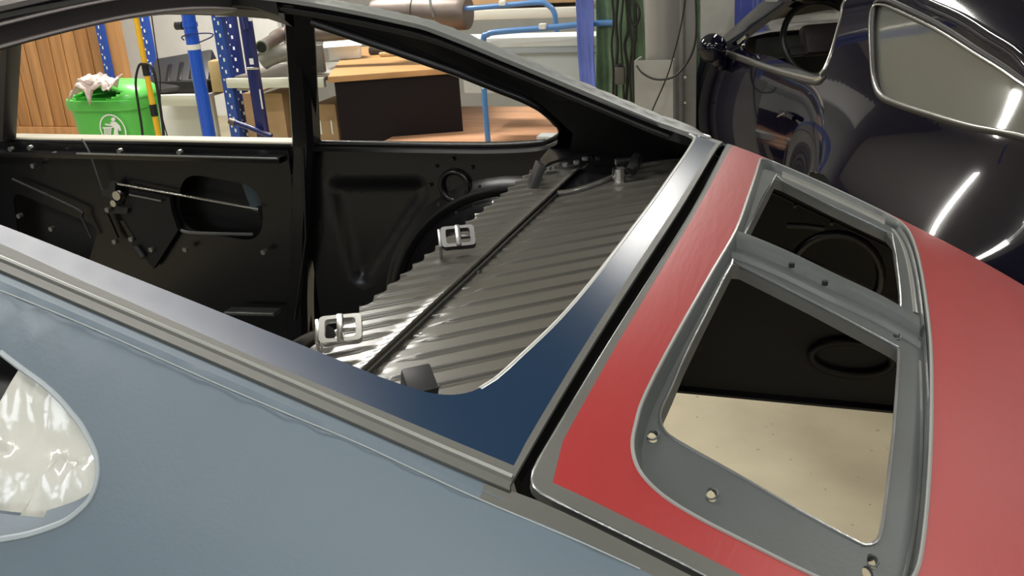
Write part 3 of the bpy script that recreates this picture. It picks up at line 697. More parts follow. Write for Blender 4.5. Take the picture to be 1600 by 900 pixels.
struct(box('wall_left', (-7.6, 1, CEIL / 2), (.1, 12, CEIL), M_wall))
struct(box('wall_right', (5.6, 1, CEIL / 2), (.1, 12, CEIL), M_walld))
for i, (x, w_) in enumerate([(-3.2, 1.6), (-.9, 1.6), (1.4, 1.6), (3.6, 1.4)]):
    wn = box('window_%d' % (i + 1), (x, -5.12, 1.95), (w_ + .1, .06, 1.1), M_cream); struct(wn)
    for k in range(3): box('pane', (x - w_ / 3 + k * w_ / 3, -5.08, 1.95), (w_ / 3 - .05, .02, 1.0), M_win, wn)
for x, y, L, ax, p in TUBES:
    t = thing('ceiling_light', 'white twin tube batten light on the ceiling, %s, %s' % ('over the window side' if y < -1 else 'over the car shell' if y < 3 else 'over the back wall', 'left' if x < -1.5 else 'right' if x > 2 else 'middle'), 'light', (x, y, CEIL), 'ceiling batten lights')
    s = (L, .12, .05) if ax == 'x' else (.12, L, .05); box('housing', (x, y, CEIL - .03), s, M_lwhite, t)
    d = Vector((L / 2 - .03, 0, 0)) if ax == 'x' else Vector((0, L / 2 - .03, 0))
    for o in (-.035, .035):
        q = Vector((x, y, CEIL - .075)) + (Vector((0, o, 0)) if ax == 'x' else Vector((o, 0, 0))); tube('lamp_tube', [q - d, q + d], .016, M_lamp, t, 10)
# right hand back wall zone behind the black car: grey partition
gw = struct(box('wall_partition', (1.3, 6.3, 1.1), (4.6, .08, 2.2), M_wallg))
for i in range(2): box('vent_slot', pt(1228 + i * 40 + 14, 14 - i * 3, 1, 6.25), (.22, .03, .03), M_dark, gw)

lx = pt(440, 60, 1, 6.5).x; struct(box('wall_white_lining', ((-7.5 + lx) / 2, 6.5, 1.3), (lx + 7.5, .06, 2.6), M_wall))
# wooden boarded door on the left
wd = pt(200, 100, 1, 5.2); xL = pt(-120, 100, 1, 5.2).x; dr = thing('boarded_door', 'orange pine boarded door behind the green bin', 'door', ((wd.x + xL) / 2, 5.2, 0))
def seam(px): return pt(px, 100, 1, 5.2).x
edges = [-110, -85, -60, -35, -12, 10, 30, 46, 65, 86, 106, 127, 148, 170, 185]
for i, (a, b) in enumerate(zip(edges, edges[1:])):
    x0, x1 = seam(a), seam(b); box('board', ((x0 + x1) / 2, 5.2, 1.16), (x1 - x0 - .012, .03, 1.98), M_woods[i % 3], dr, None, .004)
box('door_back', ((xL + wd.x) / 2, 5.225, 1.1), (wd.x - xL - .05, .02, 2.1), M_woods[2], dr)
box('bottom_rail', ((xL + wd.x) / 2, 5.195, .085), (wd.x - xL, .05, .165), M_woods[0], dr, None, .004)
box('frame_post', (seam(192), 5.18, 1.06), (seam(202) - seam(186), .07, 2.12), M_woods[1], dr, None, .004)
# blue rack posts with slots
def rack_post(px, py, y, wd_, z0, z1, m=M_brack, label='', nslot=26):
    q = pt(px, py, 1, y); t = thing('rack_upright', label, 'shelf upright', (q.x, y, 0), 'slotted blue shelf uprights')
    V, F = join([boxg((q.x, y, (z0 + z1) / 2), (wd_, .004, z1 - z0)), boxg((q.x - wd_ / 2, y + .02, (z0 + z1) / 2), (.004, .04, z1 - z0)), boxg((q.x + wd_ / 2, y + .02, (z0 + z1) / 2), (.004, .04, z1 - z0))])
    mesh('post', V, F, m, t, None, 30)
    g = []
    k = z0 + .05
    while k < z1 - .04:
        g.append(boxg((q.x + wd_ * .12, y - .003, k), (wd_ * .16, .003, .022))); g.append(boxg((q.x - wd_ * .22, y - .003, k + .025), (wd_ * .12, .003, .012))); k += .075
    V, F = join(g); o = mesh('slots', V, F, M_white, t, None, 30); o['kind'] = 'stuff'
    return q
U = rack_post(350, 100, 4.3, .07, 0, 2.2, label='near slotted blue upright, with the cream beams hooked to it')
rack_post(363, 70, 4.85, .085, 0, 2.2, M_bdark, 'dark slotted blue upright at the back of the rack')
rack_post(230, 75, 4.7, .06, 0, 2.1, label='slotted blue upright right behind the yellow post')
rack_post(160, 75, 5.05, .05, 0, 2.3, label='thin slotted blue upright in front of the boarded door')
# rack shelves
def shelf(pxa, pya, pxb, pyb, y, dep, h, name, label, m=M_cream):
    A = pt(pxa, pya, 1, y); B = pt(pxb, pyb, 1, y); z = (A.z + B.z) / 2; t = thing(name, label, 'shelf', ((A.x + B.x) / 2, y, z - h))
    box('front_beam', ((A.x + B.x) / 2, y, z - h / 2), (B.x - A.x, .03, h), m, t, None, .004)
    box('board', ((A.x + B.x) / 2, y + dep / 2, z - .012), (B.x - A.x, dep, .02), mat('shelf_board', (.33, .31, .28), .7), t)
    box('rear_beam', ((A.x + B.x) / 2, y + dep, z - h / 2), (B.x - A.x, .03, h), m, t)
    return z
zs1 = shelf(355, 126, 506, 117, 4.28, .6, .06, 'rack_shelf', 'cream beamed shelf carrying the exhaust parts')
zs0 = shelf(238, 150, 322, 146, 4.25, .55, .07, 'rack_shelf', 'cream beamed shelf carrying the black plastic case')
shelf(336, 12, 420, 8, 4.28, .6, .055, 'rack_shelf', 'upper cream beamed shelf above the bent pipe')
shelf(700, 20, 905, 8, 4.9, .5, .06, 'rack_shelf', 'pale beamed shelf behind the blue trolley rails')
# white items below and behind (foam sheet, wall panel)
tag(box('polystyrene_sheet', pt(290, 205, 1, 4.62), (.55, .04, .5), M_lwhite, None, None, .01), 'white polystyrene sheet standing below the shelf beside the blue pole', 'foam sheet')
# black case on left shelf
q = pt(287, 118, 1, 4.45); bc = thing('plastic_case', 'black plastic case lying tilted on the left shelf behind the blue pole', 'case', (q.x, 4.45, zs0))
Mt = rz(.35) @ Matrix.Rotation(-.10, 3, 'Y') @ Matrix.Rotation(.55, 3, 'X')
V, F = boxg(q, (.40, .34, .10), Mt, .02); mesh('lid', V, F, M_blackpl, bc)
for i in range(3):
    V, F = boxg(q + Mt @ Vector((-.08 + .08 * i, -.02, .052)), (.03, .18, .008), Mt, .003); mesh('rib', V, F, M_blk, bc)
V, F = boxg(q + Mt @ Vector((.22, .0, -.03)), (.10, .18, .12), Mt, .03); mesh('spout', V, F, M_blackpl, bc)
box('base', (q.x + .02, 4.45, zs0 + .04), (.5, .3, .075), M_rub, bc, None, .01)
q = pt(340, 122, 1, 4.38); tag(box('kraft_bag', (q.x + .03, 4.38, zs0 + .10), (.12, .1, .2), mat('kraft_paper', (.50, .36, .18), .8), None, rz(.3), .015), 'small tan paper bag beside the black case', 'bag')
# cardboard boxes below the rack
for (a, b, c_, d, y, lab) in ((378, 455, 146, 250, 4.5, 'large plain cardboard box under the rack shelf'), (488, 530, 163, 215, 4.6, 'cardboard box with white labels beside the black desk')):
    A = pt(a, c_, 1, y); B = pt(b, d, 1, y); z0 = 0; t = thing('cardboard_box', lab, 'box', ((A.x + B.x) / 2, y, 0))
    box('carton', ((A.x + B.x) / 2, y + .15, A.z / 2), (abs(B.x - A.x), .3, A.z), M_card, t, None, .004)
    if a == 488:
        for l, r_ in ((489, 504), (516, 521)):
            L0 = pt(l, 188, 1, y - .003); L1 = pt(r_, 210, 1, y - .003); box('paper_label', ((L0 + L1) / 2), (L1.x - L0.x, .002, L0.z - L1.z), M_white, t)
    else: box('tape', ((A.x + B.x) / 2, y + .15, A.z), (.05, .3, .003), mat('parcel_tape', (.42, .27, .12), .3), t)
# exhaust parts
ex = thing('exhaust_silencer', 'dull brown exhaust silencer with bent tail pipe on the rack shelf', 'exhaust', (pt(560, 60, 1, 4.25).x, 4.4, 0))
pth = [pt(410, 73, 1, 4.0), pt(424, 64, 1, 4.12), pt(440, 54, 1, 4.25), pt(470, 50, 1, 4.3), pt(520, 50, 1, 4.35), pt(600, 40, 1, 4.4)]
tube('tail_pipe', cr(pth, 5), [.036] * 7 + [.042] * 5 + [.055] * 14, M_exh, ex, 16)
d_ = (pth[0] - pth[1]).normalized(); tube('pipe_rim', [pth[0] + d_ * -.004, pth[0] + d_ * .012], .040, M_steel, ex, 16); tube('pipe_bore', [pth[0], pth[0] + d_ * .0135], .032, M_dark, ex, 16)
A = pt(585, 20, 1, 4.45); B = pt(732, 20, 1, 4.45); ax_ = (B - A).normalized()
tube('canister', [A, A + ax_ * .004] + [A + (B - A) * f for f in (.08, .3, .5, .7, .92)] + [B - ax_ * .01, B], [.05, .085, .098, .10, .10, .10, .10, .097, .092], M_exh, ex, 24, angle=40)
tube('clamp_band', [A + (B - A) * .42, A + (B - A) * .46], .106, M_exh, ex, 24)
tube('hanger_rod', cr([pt(672, 0, 1, 4.34), pt(674, 14, 1, 4.33), pt(678, 26, 1, 4.34)], 4), .008, M_steel, ex, 8)
mf = thing('exhaust_manifold', 'grey cast pipe elbow lying below the tail pipe on the shelf', 'exhaust part', (pt(440, 100, 1, 4.35).x, 4.35, zs1))
tube('elbow', cr([pt(410, 96, 1, 4.32), pt(425, 88, 1, 4.34), pt(450, 82, 1, 4.38), pt(490, 86, 1, 4.42)], 5), .055, mat('cast_grey', (.22, .215, .19), .55, .3, var=.2), mf, 14)
A = pt(493, 92, 1, 4.4); box('flange_plate', A, (.11, .05, .17), mat('cast_plate', (.20, .19, .17), .5, .4, var=.2), mf, rz(.2), .01)
# blue pole (near), dark blue stand, yellow post
q = pt(309, 110, 1, 2.8); bp = thing('blue_pole', 'thick bright blue steel pole with a white tape band', 'pole', (q.x, 2.8, 0))
tube('post', [(q.x, 2.8, z) for z in (.02, .8, 1.6, 2.3)], .031, M_bpole, bp, 20)
box('foot', (q.x, 2.8, .01), (.3, .3, .02), M_bpole, bp)
q1 = pt(301, 73, 1, 2.8); tube('tape_band', [(q.x, 2.8, q1.z - .012), (q.x, 2.8, q1.z + .012)], .0325, M_tape, bp, 20)
q1 = pt(278, 40, 1, 2.8); tube('knob', [q1 + Vector((-.008, 0, 0)), q1 + Vector((.03, 0, 0))], .020, M_blackpl, bp, 14)
tube('wire', cr([pt(312, 66, 1, 2.79), pt(330, 58, 1, 2.78), pt(332, 53, 1, 2.78), pt(318, 52, 1, 2.77), pt(296, 54, 1, 2.76), pt(284, 58, 1, 2.77), pt(288, 63, 1, 2.78)], 5), .003, M_bdark, bp, 6)
tube('collar', [(q.x, 2.8, 1.16), (q.x, 2.8, 1.18)], .035, M_bpole, bp, 20)
q = pt(396, 110, 1, 3.3); ds = thing('engine_stand', 'dark blue steel stand with a sloping brace and white stickers', 'stand', (q.x, 3.3, 0))
box('post', (q.x, 3.3, .72), (.05, .05, 1.40), M_bdark, ds, None, .006)
box('foot', (q.x, 3.3, .02), (.35, .3, .04), M_bdark, ds, None, .006)
tube('brace', [pt(364, 190, 1, 3.25), pt(392, 200, 1, 3.25), pt(424, 213, 1, 3.25)], .014, M_bdark, ds, 12)
tube('brace_grip', [pt(359, 189, 1, 3.25), pt(368, 192, 1, 3.25)], .018, M_exh, ds, 12)
tube('rounded_head', [pt(383, 20, 1, 3.28), pt(388, 45, 1, 3.28)], .022, M_bdark, ds, 12)
for a, b in ((391, 28), (393, 96)):
    box('sticker', pt(a, b, 1, 3.27), (.022, .004, .03), M_white, ds)
box('stripe', pt(408, 155, 1, 3.27), (.008, .003, .10), M_lwhite, ds)
tube('cross_pin', [pt(386, 107, 1, 3.24), pt(404, 107, 1, 3.24)], .006, M_chrome, ds, 8)
q = pt(232, 130, 1, 2.9); yp = thing('yellow_post', 'yellow steel post with black bands and looped black hoses', 'post', (q.x, 2.9, 0))
tube('post', [(q.x, 2.9, z) for z in (.01, .6, 1.2, 2.2)], .0135, M_yel, yp, 16)
for a, b in ((100, 118), (163, 181)):
    A = pt(228, a, 1, 2.9); B = pt(228, b, 1, 2.9); tube('black_band', [(q.x, 2.9, B.z), (q.x, 2.9, A.z)], .0175, M_rub, yp, 16)
tube('hose', cr([pt(226, 100, 1, 2.87), pt(217, 103, 1, 2.86), pt(212, 130, 1, 2.86), pt(217, 170, 1, 2.86), pt(223, 215, 1, 2.86), pt(226, 300, 1, 2.86)], 6), .006, M_rub, yp, 8)
tube('hose', cr([pt(228, 100, 1, 2.87), pt(238, 106, 1, 2.86), pt(246, 140, 1, 2.86), pt(252, 180, 1, 2.86), pt(256, 215, 1, 2.86), pt(262, 300, 1, 2.86)], 6), .007, M_rub, yp, 8)
tube('thin_cable', cr([pt(236, 18, 1, 2.9), pt(243, 70, 1, 2.9), pt(250, 118, 1, 2.9), pt(251, 170, 1, 2.9), pt(262, 215, 1, 2.9)], 6), .003, M_cable, yp, 6)
box('foot', (q.x, 2.9, .01), (.2, .2, .02), M_yel, yp)
# ------------------------------------------------------------------ green litter bin
BY = 3.12; bl = pt(122, 156, 1, BY + .15); br = pt(233, 148, 1, BY + .15); bcx = (bl.x + br.x) / 2; bw = (br.x - bl.x) / 2; bz = (bl.z + br.z) / 2
gb = thing('litter_bin', 'green plastic litter bin with a round white tidy emblem', 'bin', (bcx, BY + .16, 0))
def rr(cx, cy, hx, hy, z, e=3.2, n=40):
    out = []
    for i in range(n):
        a = 2 * math.pi * i / n; c, s = math.cos(a), math.sin(a)
        out.append(Vector((cx + hx * math.copysign(abs(c) ** (2 / e), c), cy + hy * math.copysign(abs(s) ** (2 / e), s), z)))
    return out
byc = BY + .15
loft('bin_body', [rr(bcx + .01, byc, bw * .70, .10, 0), rr(bcx + .01, byc, bw * .74, .115, .04), rr(bcx, byc, bw * .95, .15, bz - .05), rr(bcx, byc, bw * .95, .15, bz)], M_green, gb, True, cap=True)
loft('rim', [rr(bcx, byc, bw * .955, .151, bz - .045), rr(bcx, byc, bw * 1.02, .162, bz - .045), rr(bcx, byc, bw * 1.04, .166, bz - .02), rr(bcx, byc, bw * 1.02, .162, bz + .008), rr(bcx, byc, bw * .93, .148, bz + .008), rr(bcx, byc, bw * .93, .148, bz - .04)], M_green, gb, True)
H = .085; V = []; F = []; n = 48; m_ = 12
for j in range(m_ + 1):
    f = math.sin(j / m_ * math.pi / 2); k = math.cos(j / m_ * math.pi / 2) ** .55 if j < m_ else 0.0
    for v in rr(bcx + .02, byc + .02 * f, bw * .96 * max(k, .001), .150 * max(k, .001), bz + .006 + H * f, 3, n): V.append(v)
for j in range(m_):
    for i in range(n):
        ids = [j * n + i, j * n + (i + 1) % n, (j + 1) * n + (i + 1) % n, (j + 1) * n + i]; c = sum((V[q_] for q_ in ids), Vector()) / 4
        ex_ = ((c.x - (bcx - .03)) / (bw * .74)) ** 2 + ((c.z - (bz + .040)) / .036) ** 2
        if c.y < byc and ex_ < 1: continue
        F.append(ids)
hood = mesh('hood', V, F, M_green, gb, None, 60); sf = hood.modifiers.new('thick', 'SOLIDIFY'); sf.thickness = .008
loft('liner', [rr(bcx, byc, bw * .90, .13, bz - .2), rr(bcx, byc + .01, bw * .90, .135, bz + .02)], M_greend, gb, True)
# emblem on the front face
fy = byc - .152
ec = pt(176, 203, 1, fy); er = .085
ringp = [Vector((ec.x + er * math.cos(t), fy - .002 + .016 * (1 - (ec.z + er * math.sin(t)) / bz) * 1.0, ec.z + er * math.sin(t))) for t in [2 * math.pi * i / 40 for i in range(40)]]
def onf_(p): return Vector((p.x, fy + .032 * max(0, (bz - p.z) / bz) - .004, p.z))
rows = [[onf_(Vector((ec.x + k * math.cos(t), 0, ec.z + k * math.sin(t)))) for t in [2 * math.pi * i / 48 for i in range(49)]] for k in (er, er * .90)]
loft('emblem_ring', rows, M_white, gb)
def decal(P):
    Q = [onf_(pt(a, b, 1, fy)) for a, b in P]; c = sum(Q, Vector()) / len(Q)
    prism('emblem_figure', [((q - c).x, (q - c).z) for q in Q], PM, c + Vector((0, -.001, 0)), .002, M_white, gb)
decal([(177 + 3.2 * math.cos(t), 186.5 + 3.2 * math.sin(t)) for t in [2 * math.pi * i / 14 for i in range(14)]])
decal([(172, 190.5), (180, 190), (187, 197), (189, 204), (186, 205), (184, 199), (184, 208), (190, 222), (186, 223), (182, 211), (181, 223), (177, 223), (178, 200), (174, 197), (164, 196), (164, 193), (173, 194)])
for i in range(4): decal([(162.2 + i * 3.2, 200), (164.4 + i * 3.2, 200), (164.6 + i * 2.6, 213), (163 + i * 2.6, 213)])
decal([(160, 199), (176, 198), (176, 200), (160, 201)])
# rag hanging out of the bin
rg = []
c = pt(148, 128, 1, byc - .17)
V = []; F = []; nu, nv_ = 26, 18
for j in range(nv_ + 1):
    for i in range(nu + 1):
        u, v = i / nu * 2 - 1, j / nv_ * 2 - 1; r_ = math.sqrt(u * u + v * v)
        x = u * .13; z = .045 * (1 - u * u) - .03 + v * .03 - (.05 * max(0, v)) * (1 if abs(u) < .9 else 0) - .06 * max(0, -u - .4) - .09 * math.exp(-((u - .15) / .13) ** 2) * (v < 0) * -v; y = -v * .0 - .05 * (1 - r_ / 1.5)
        nn = noise.noise(Vector((u * 2.4, v * 2.4, 3.3))); n2 = noise.noise(Vector((u * 5.5, v * 5.5, 7)))
        V.append(c + Vector((x + n2 * .012, y + nn * .05 + v * .06, z + nn * .035 + n2 * .022 + .02)))
for j in range(nv_):
    for i in range(nu): a = j * (nu + 1) + i; F.append([a, a + 1, a + nu + 2, a + nu + 1])
rag = mesh('rag', V, F, M_rag, None, None, 80); sf = rag.modifiers.new('thick', 'SOLIDIFY'); sf.thickness = .006
tag(rag, 'crumpled pinkish white cotton rag stuffed in the mouth of the green bin', 'rag')
# ------------------------------------------------------------------ desk
e1 = Vector((.92, .39, 0)).normalized(); e2 = Vector((-.39, .92, 0)).normalized(); A = pt(512, 120, 2, .74)
MD = Matrix((e1, e2, Vector((0, 0, 1)))).transposed(); W_, L_ = .78, 1.35
dc = A + e1 * W_ / 2 + e2 * L_ / 2; dc.z = 0
dk_ = thing('desk', 'desk with beech top and black end panel standing beside the rack', 'desk', dc)
box('desk_top', dc + Vector((0, 0, .7225)), (W_, L_, .035), M_desk, dk_, MD, .004)
box('end_panel', A + e1 * W_ / 2 + e2 * .04 + Vector((0, 0, -.74 + .352)), (W_ - .06, .022, .704), M_deskd, dk_, MD)
box('end_panel', A + e1 * W_ / 2 + e2 * (L_ - .04) + Vector((0, 0, -.74 + .352)), (W_ - .06, .022, .704), M_deskd, dk_, MD)
box('modesty_panel', A + e1 * .05 + e2 * L_ / 2 + Vector((0, 0, -.74 + .45)), (.02, L_ - .12, .5), M_deskd, dk_, MD)
box('drawer_unit', A + e1 * (W_ - .08) + e2 * .35 + Vector((0, 0, -.74 + .352)), (.10, .55, .70), M_deskd, dk_, MD)
q = pt(536, 92, 2, .742); t = thing('paper_box', 'small open white paper box on the beech desk top', 'box', q)
box('carton', q + Vector((0, .04, .045)), (.20, .12, .09), M_white, t, MD, .003); box('flap', q + Vector((.01, .0, .096)), (.25, .12, .003), M_white, t, MD @ Matrix.Rotation(.2, 3, 'X'))
box('print', q + Vector((0, -.024, .05)), (.04, .002, .02), M_cream, t, MD)
q = pt(598, 88, 2, .742); tag(box('tool_roll', q + Vector((.03, .22, .025)), (.42, .18, .05), mat('dark_canvas', (.035, .03, .028), .8, bump=.4), None, MD, .018), 'dark rolled canvas tool bundle on the desk behind the white box', 'tool roll')
q = pt(622, 86, 2, .742); tag(box('wooden_file', q + Vector((0, -.03, .014)), (.22, .03, .024), mat('pale_wood_handle', (.55, .40, .22), .6), None, rz(.2), .008), 'pale wooden tool handle lying near the desk edge', 'tool')
# ------------------------------------------------------------------ blue trolley
tr = thing('platform_trolley', 'blue tubular trolley with brown plywood decks and white tape patches', 'trolley', (pt(800, 100, 1, 4.1).x, 4.2, 0))
tube('rail', cr([pt(720, 14, 1, 4.4), pt(760, 11, 1, 4.4), pt(838, 4, 1, 4.4), pt(856, 8, 1, 4.4), pt(866, 20, 1, 4.4), pt(869, 44, 1, 4.4), pt(880, 130, 1, 4.4), pt(890, 230, 1, 4.4)], 6), .015, M_btrol, tr, 12)
tube('rail', cr([pt(765, 250, 1, 3.9), pt(757, 150, 1, 3.9), pt(755, 66, 1, 3.9), pt(762, 54, 1, 3.9), pt(778, 50, 1, 3.9), pt(850, 44, 1, 3.9), pt(925, 37, 1, 3.9), pt(960, 36, 1, 3.9)], 6), .0155, M_btrol, tr, 12)
for a, b, y in ((785, 4.6, 4.385), (848, 41, 3.885)):
    A = pt(a, b, 1, y); box('tape_patch', A, (.036, .03, .028), M_tape, tr, None, .004)
A = pt(755, 137, 1, 3.885); V, F = tubeg([A, A + Vector((0, -.004, 0))], .007, 10); mesh('bolt', V, F, M_white, tr)
A = pt(722, 166, 2, .36); B = pt(818, 156, 2, .36); box('deck', ((A.x + B.x) / 2 + .3, (A.y + 3.75) / 2, .345), (B.x - A.x + .75, A.y - 3.75, .03), M_deck, tr, None, .004)
A = pt(900, 112, 1, 4.3); box('deck', (A.x - .05, 4.35, A.z - .015), (.45, .5, .03), M_deck, tr)
for x in (-.35, .35):
    for y in (3.85, 4.7):
        c = Vector((pt(800, 100, 1, 4.1).x + x, y, .07)); tube('castor', [c - Vector((.02, 0, 0)), c + Vector((.02, 0, 0))], .07, M_rub, tr, 16)
        box('castor_fork', c + Vector((0, 0, .15)), (.05, .06, .24), M_steel, tr)
A = pt(716, 62, 1, 4.02); B = pt(935, 146, 1, 4.02); C1 = pt(795, 59, 1, 4.02)
lb = thing('plastic_crate', 'pale grey plastic crate with an off-white rim on the trolley', 'crate', ((A.x + B.x) / 2, 4.2, B.z))
zt_ = C1.z; zb = pt(740, 147, 1, 4.02).z
box('crate_body', ((A.x + B.x) / 2, 4.12, (zt_ + zb) / 2 - .02), (B.x - A.x, .16, zt_ - zb - .04), M_lgrey, lb, None, .01)
box('rim', ((A.x + B.x) / 2, 4.12, zt_ - .025), (B.x - A.x + .02, .20, .05), M_lwhite, lb, None, .006)
box('crate_fold', ((A.x + B.x) / 2, 4.02, zt_ - .085), (B.x - A.x, .02, .006), M_colm, lb)
A = pt(858, 222, 2, .37); tag(box('grey_tin', pt(862, 219, 2, .40), (.14, .10, .06), M_lgrey, None, None, .005), 'small grey tin standing on the trolley deck by the window corner', 'tin')
q = pt(800, 6, 1, 5.0); tag(box('parts_tray', q + Vector((0, .1, .05)), (.9, .3, .10), M_card, None, None, .01), 'brown cardboard parts tray on the pale shelf behind the trolley rails', 'tray')
# ------------------------------------------------------------------ lift column group
q = pt(1035, 80, 1, 3.6); lc = thing('lift_column', 'round grey steel lift column with square lower sleeve and side plate', 'column', (q.x, 3.6, 0))
tube('tube', [(q.x, 3.6, z) for z in (0.1, 1, 2, 3.2)], .078, M_colm, lc, 32)
A = pt(992, 95, 1, 3.5); B = pt(1050, 95, 1, 3.5)
V, F = join([boxg(((A.x + B.x) / 2, 3.505, (A.z) / 2), (B.x - A.x, .008, A.z)), boxg((A.x, 3.57, (A.z) / 2), (.008, .14, A.z)), boxg((B.x, 3.57, A.z / 2), (.008, .14, A.z))]); mesh('sleeve', V, F, M_lgrey and mat('sleeve_grey', (.33, .325, .30), .5, var=.12), lc, None, 30)
A = pt(1052, 100, 1, 3.62); B = pt(1086, 100, 1, 3.62); box('side_plate', ((A.x + B.x) / 2, 3.66, 1.5), (B.x - A.x, .02, 3.0), mat('plate_grey', (.22, .215, .20), .5, .2), lc)
tube('plate_rod', [Vector((A.x + .03, 3.62, 0.05)), Vector((A.x + .03, 3.62, 3.2))], .018, M_colm, lc, 12)
for y_ in (120, 160): p = pt(1071, y_, 1, 3.6); V, F = tubeg([p, p + Vector((0, -.01, 0))], .006, 8); mesh('bolt', V, F, M_chrome, lc)
A = pt(1078, 50, 1, 3.7); box('green_strip', (A.x, 3.72, 1.6), (.09, .02, 2.6), M_clg, lc)
def cloth(name, pxa, pxb, y, m, seed, label, z0=.55, z1=2.6, amp=.035, fq=34):
    A = pt(pxa, 60, 1, y); B = pt(pxb, 60, 1, y); rows = []
    for j in range(34):
        z = z0 + (z1 - z0) * j / 33; r = []
        for i in range(41):
            f = i / 40; x = A.x + (B.x - A.x) * f + .012 * math.sin(z * 4 + seed) * 1; r.append(Vector((x, y + amp * math.sin(f * fq * .5 + 1.2 * math.sin(z * 2.2 + seed)) * (.6 + .4 * math.sin(z * 3 + f * 4)) + .01 * noise.noise(Vector((f * 6, z * 6, seed))), z)))
        rows.append(r)
    o = loft(name, rows, m, None, angle=80); sf = o.modifiers.new('thick', 'SOLIDIFY'); sf.thickness = .006; tag(o, label, 'cloth'); return o
cloth('hanging_cloth', 905, 932, 3.85, M_clb, 1, 'blue cloth hanging in folds left of the green one', amp=.02, fq=10)
cloth('hanging_cloth', 930, 1004, 3.92, M_clg, 4, 'green cloth hanging in folds behind the black cables')
cb = thing('cable_bundle', 'bundle of black cables hanging before the green cloth', 'cable', (pt(975, 60, 1, 3.8).x, 3.8, .5))
for k in range(6):
    x0 = 958 + k * 7; tube('cable', cr([pt(x0 + random.uniform(-3, 3), yy, 1, 3.8 - .015 * (k % 3)) for yy in (-60, -10, 30 + 5 * k, 70, 110, 160)], 6), .006 + .002 * (k % 2), M_cable, cb, 8)
tube('cable_loop', cr([pt(986, -10, 1, 3.76), pt(999, 15, 1, 3.76), pt(996, 36, 1, 3.76), pt(988, 38, 1, 3.76), pt(982, 18, 1, 3.76)], 6), .006, M_cable, cb, 8)
A = pt(969, 118, 1, 3.78); box('plug', A, (.05, .04, .09), mat('dusty_plug', (.09, .08, .07), .7), cb, None, .012)
tube('plug_neck', [pt(967, 100, 1, 3.78), pt(968, 112, 1, 3.78)], .018, M_rub, cb, 10)
lp2 = tag(tube('hanging_cable', cr([pt(1086, -20, 1, 3.4), pt(1088, 40, 1, 3.4), pt(1084, 75, 1, 3.4), pt(1070, 103, 1, 3.4), pt(1050, 121, 1, 3.4), pt(1025, 124, 1, 3.4), pt(1005, 115, 1, 3.4), pt(995, 103, 1, 3.42)], 6), .005, M_cable, None, 8), 'black cable hanging in a wide loop across the lift column', 'cable')
tag(tube('thin_cable', cr([pt(1074, -20, 1, 3.44), pt(1064, 40, 1, 3.44), pt(1050, 95, 1, 3.44), pt(1040, 125, 1, 3.43), pt(1022, 166, 1, 3.43), pt(1010, 195, 1, 3.43)], 6), .0035, M_cable, None, 6), 'thin cable dropping diagonally over the lift column sleeve', 'cable')
# pale vehicle nose behind the mirror
A = pt(1118, 60, 1, 5.2); V = []; F = []
bmx = bmesh.new(); bmesh.ops.create_uvsphere(bmx, u_segments=28, v_segments=16, radius=1)
V = [Vector((A.x + .15 + v.co.x * .62, 5.45 + v.co.y * .55, max(.25, .10 + v.co.z * .58))) for v in bmx.verts]; bmx.verts.index_update(); F = [[v.index for v in f.verts] for f in bmx.faces]; bmx.free()
tag(mesh('car_wing', V, F, mat('cream_car_paint', (.62, .57, .44), .3, coat=.5), None, None, 80), 'rounded cream car wing just behind the black door mirror', 'car body part')
q = pt(1172, 6, 1, 6.0); tag(box('storage_tub', (q.x, 6.0, q.z / 2 + .06), (.18, .25, q.z + .12), M_bdark, None, None, .02), 'dark blue tub against the grey partition', 'tub')

# ------------------------------------------------------------------ black car beside
O = Vector((.02, 2.67, 0)); eu = Vector((-.464, .886, 0)).normalized(); ev = Vector((-.886, -.464, 0)).normalized()
def uv(p): d = p - O; return d.dot(eu), d.dot(ev), p.z
def sideB(u, z):
    belt = .93
    if z >= belt: v = -(z - belt) * .50 - .6 * (z - belt) ** 2
    else:
        t = (belt - z); v = .30 * t - .42 * t * t - .05 * max(0, t - .3) ** 1.5
    fl = sm(.12, -.55, u) * (1 - sm(-1.15, -1.8, u) * .5)
    v += fl * .165 * math.exp(-((z - .57) / .21) ** 2)
    v += .03 * sm(1.15, 1.6, u) * math.exp(-((z - .6) / .2) ** 2)
    v -= .62 * max(0, -u - 1.05) ** 2.2 + .35 * max(0, u - 1.5) ** 2
    return v
def PB(u, z, off=0): return O + eu * u + ev * (sideB(u, z) + off) + Vector((0, 0, z))
def onB(px, py):
    p = hit(px, py, lambda p: (lambda a: a[1] - sideB(a[0], a[2]))(uv(p)), .006, .001)
    a = uv(p); return (a[0], a[2])
bk = thing('car', 'glossy black coupe parked behind with its quarter window facing', 'car', O)
dwin = [onB(*p) for p in [(1158, 71), (1210, 90), (1262, 112), (1280, 115), (1290, 110), (1303, 80), (1316, 32), (1323, 2)]]
ud, zd = dwin[-1]; ua, za = dwin[0]
dwin += [(ud + .02, zd + .10), (ud + .35, 1.24), (ua - .28, 1.17)]
qwB_px = [(1372, 5), (1366, 32), (1366, 81), (1369, 125), (1379, 150), (1405, 163), (1454, 179), (1519, 198), (1600, 214)]
qT_px = [(1600, 124), (1535, 81), (1470, 39), (1405, 7), (1386, 1)]
qB = [onB(*p) for p in qwB_px]; qT = [onB(*p) for p in qT_px]
qpoly = qB + [(qB[-1][0] - .25, qB[-1][1] - .008), (qB[-1][0] - .33, qB[-1][1] + .02)] + qT
qpoly = [(p.x, p.y) for p in cr(qpoly, 4, True)]; dwin = [(p.x, p.y) for p in cr(dwin, 4, True)]
gut = [onB(*p) for p in [(1600, 93), (1550, 60), (1502, 30), (1437, 0)]]
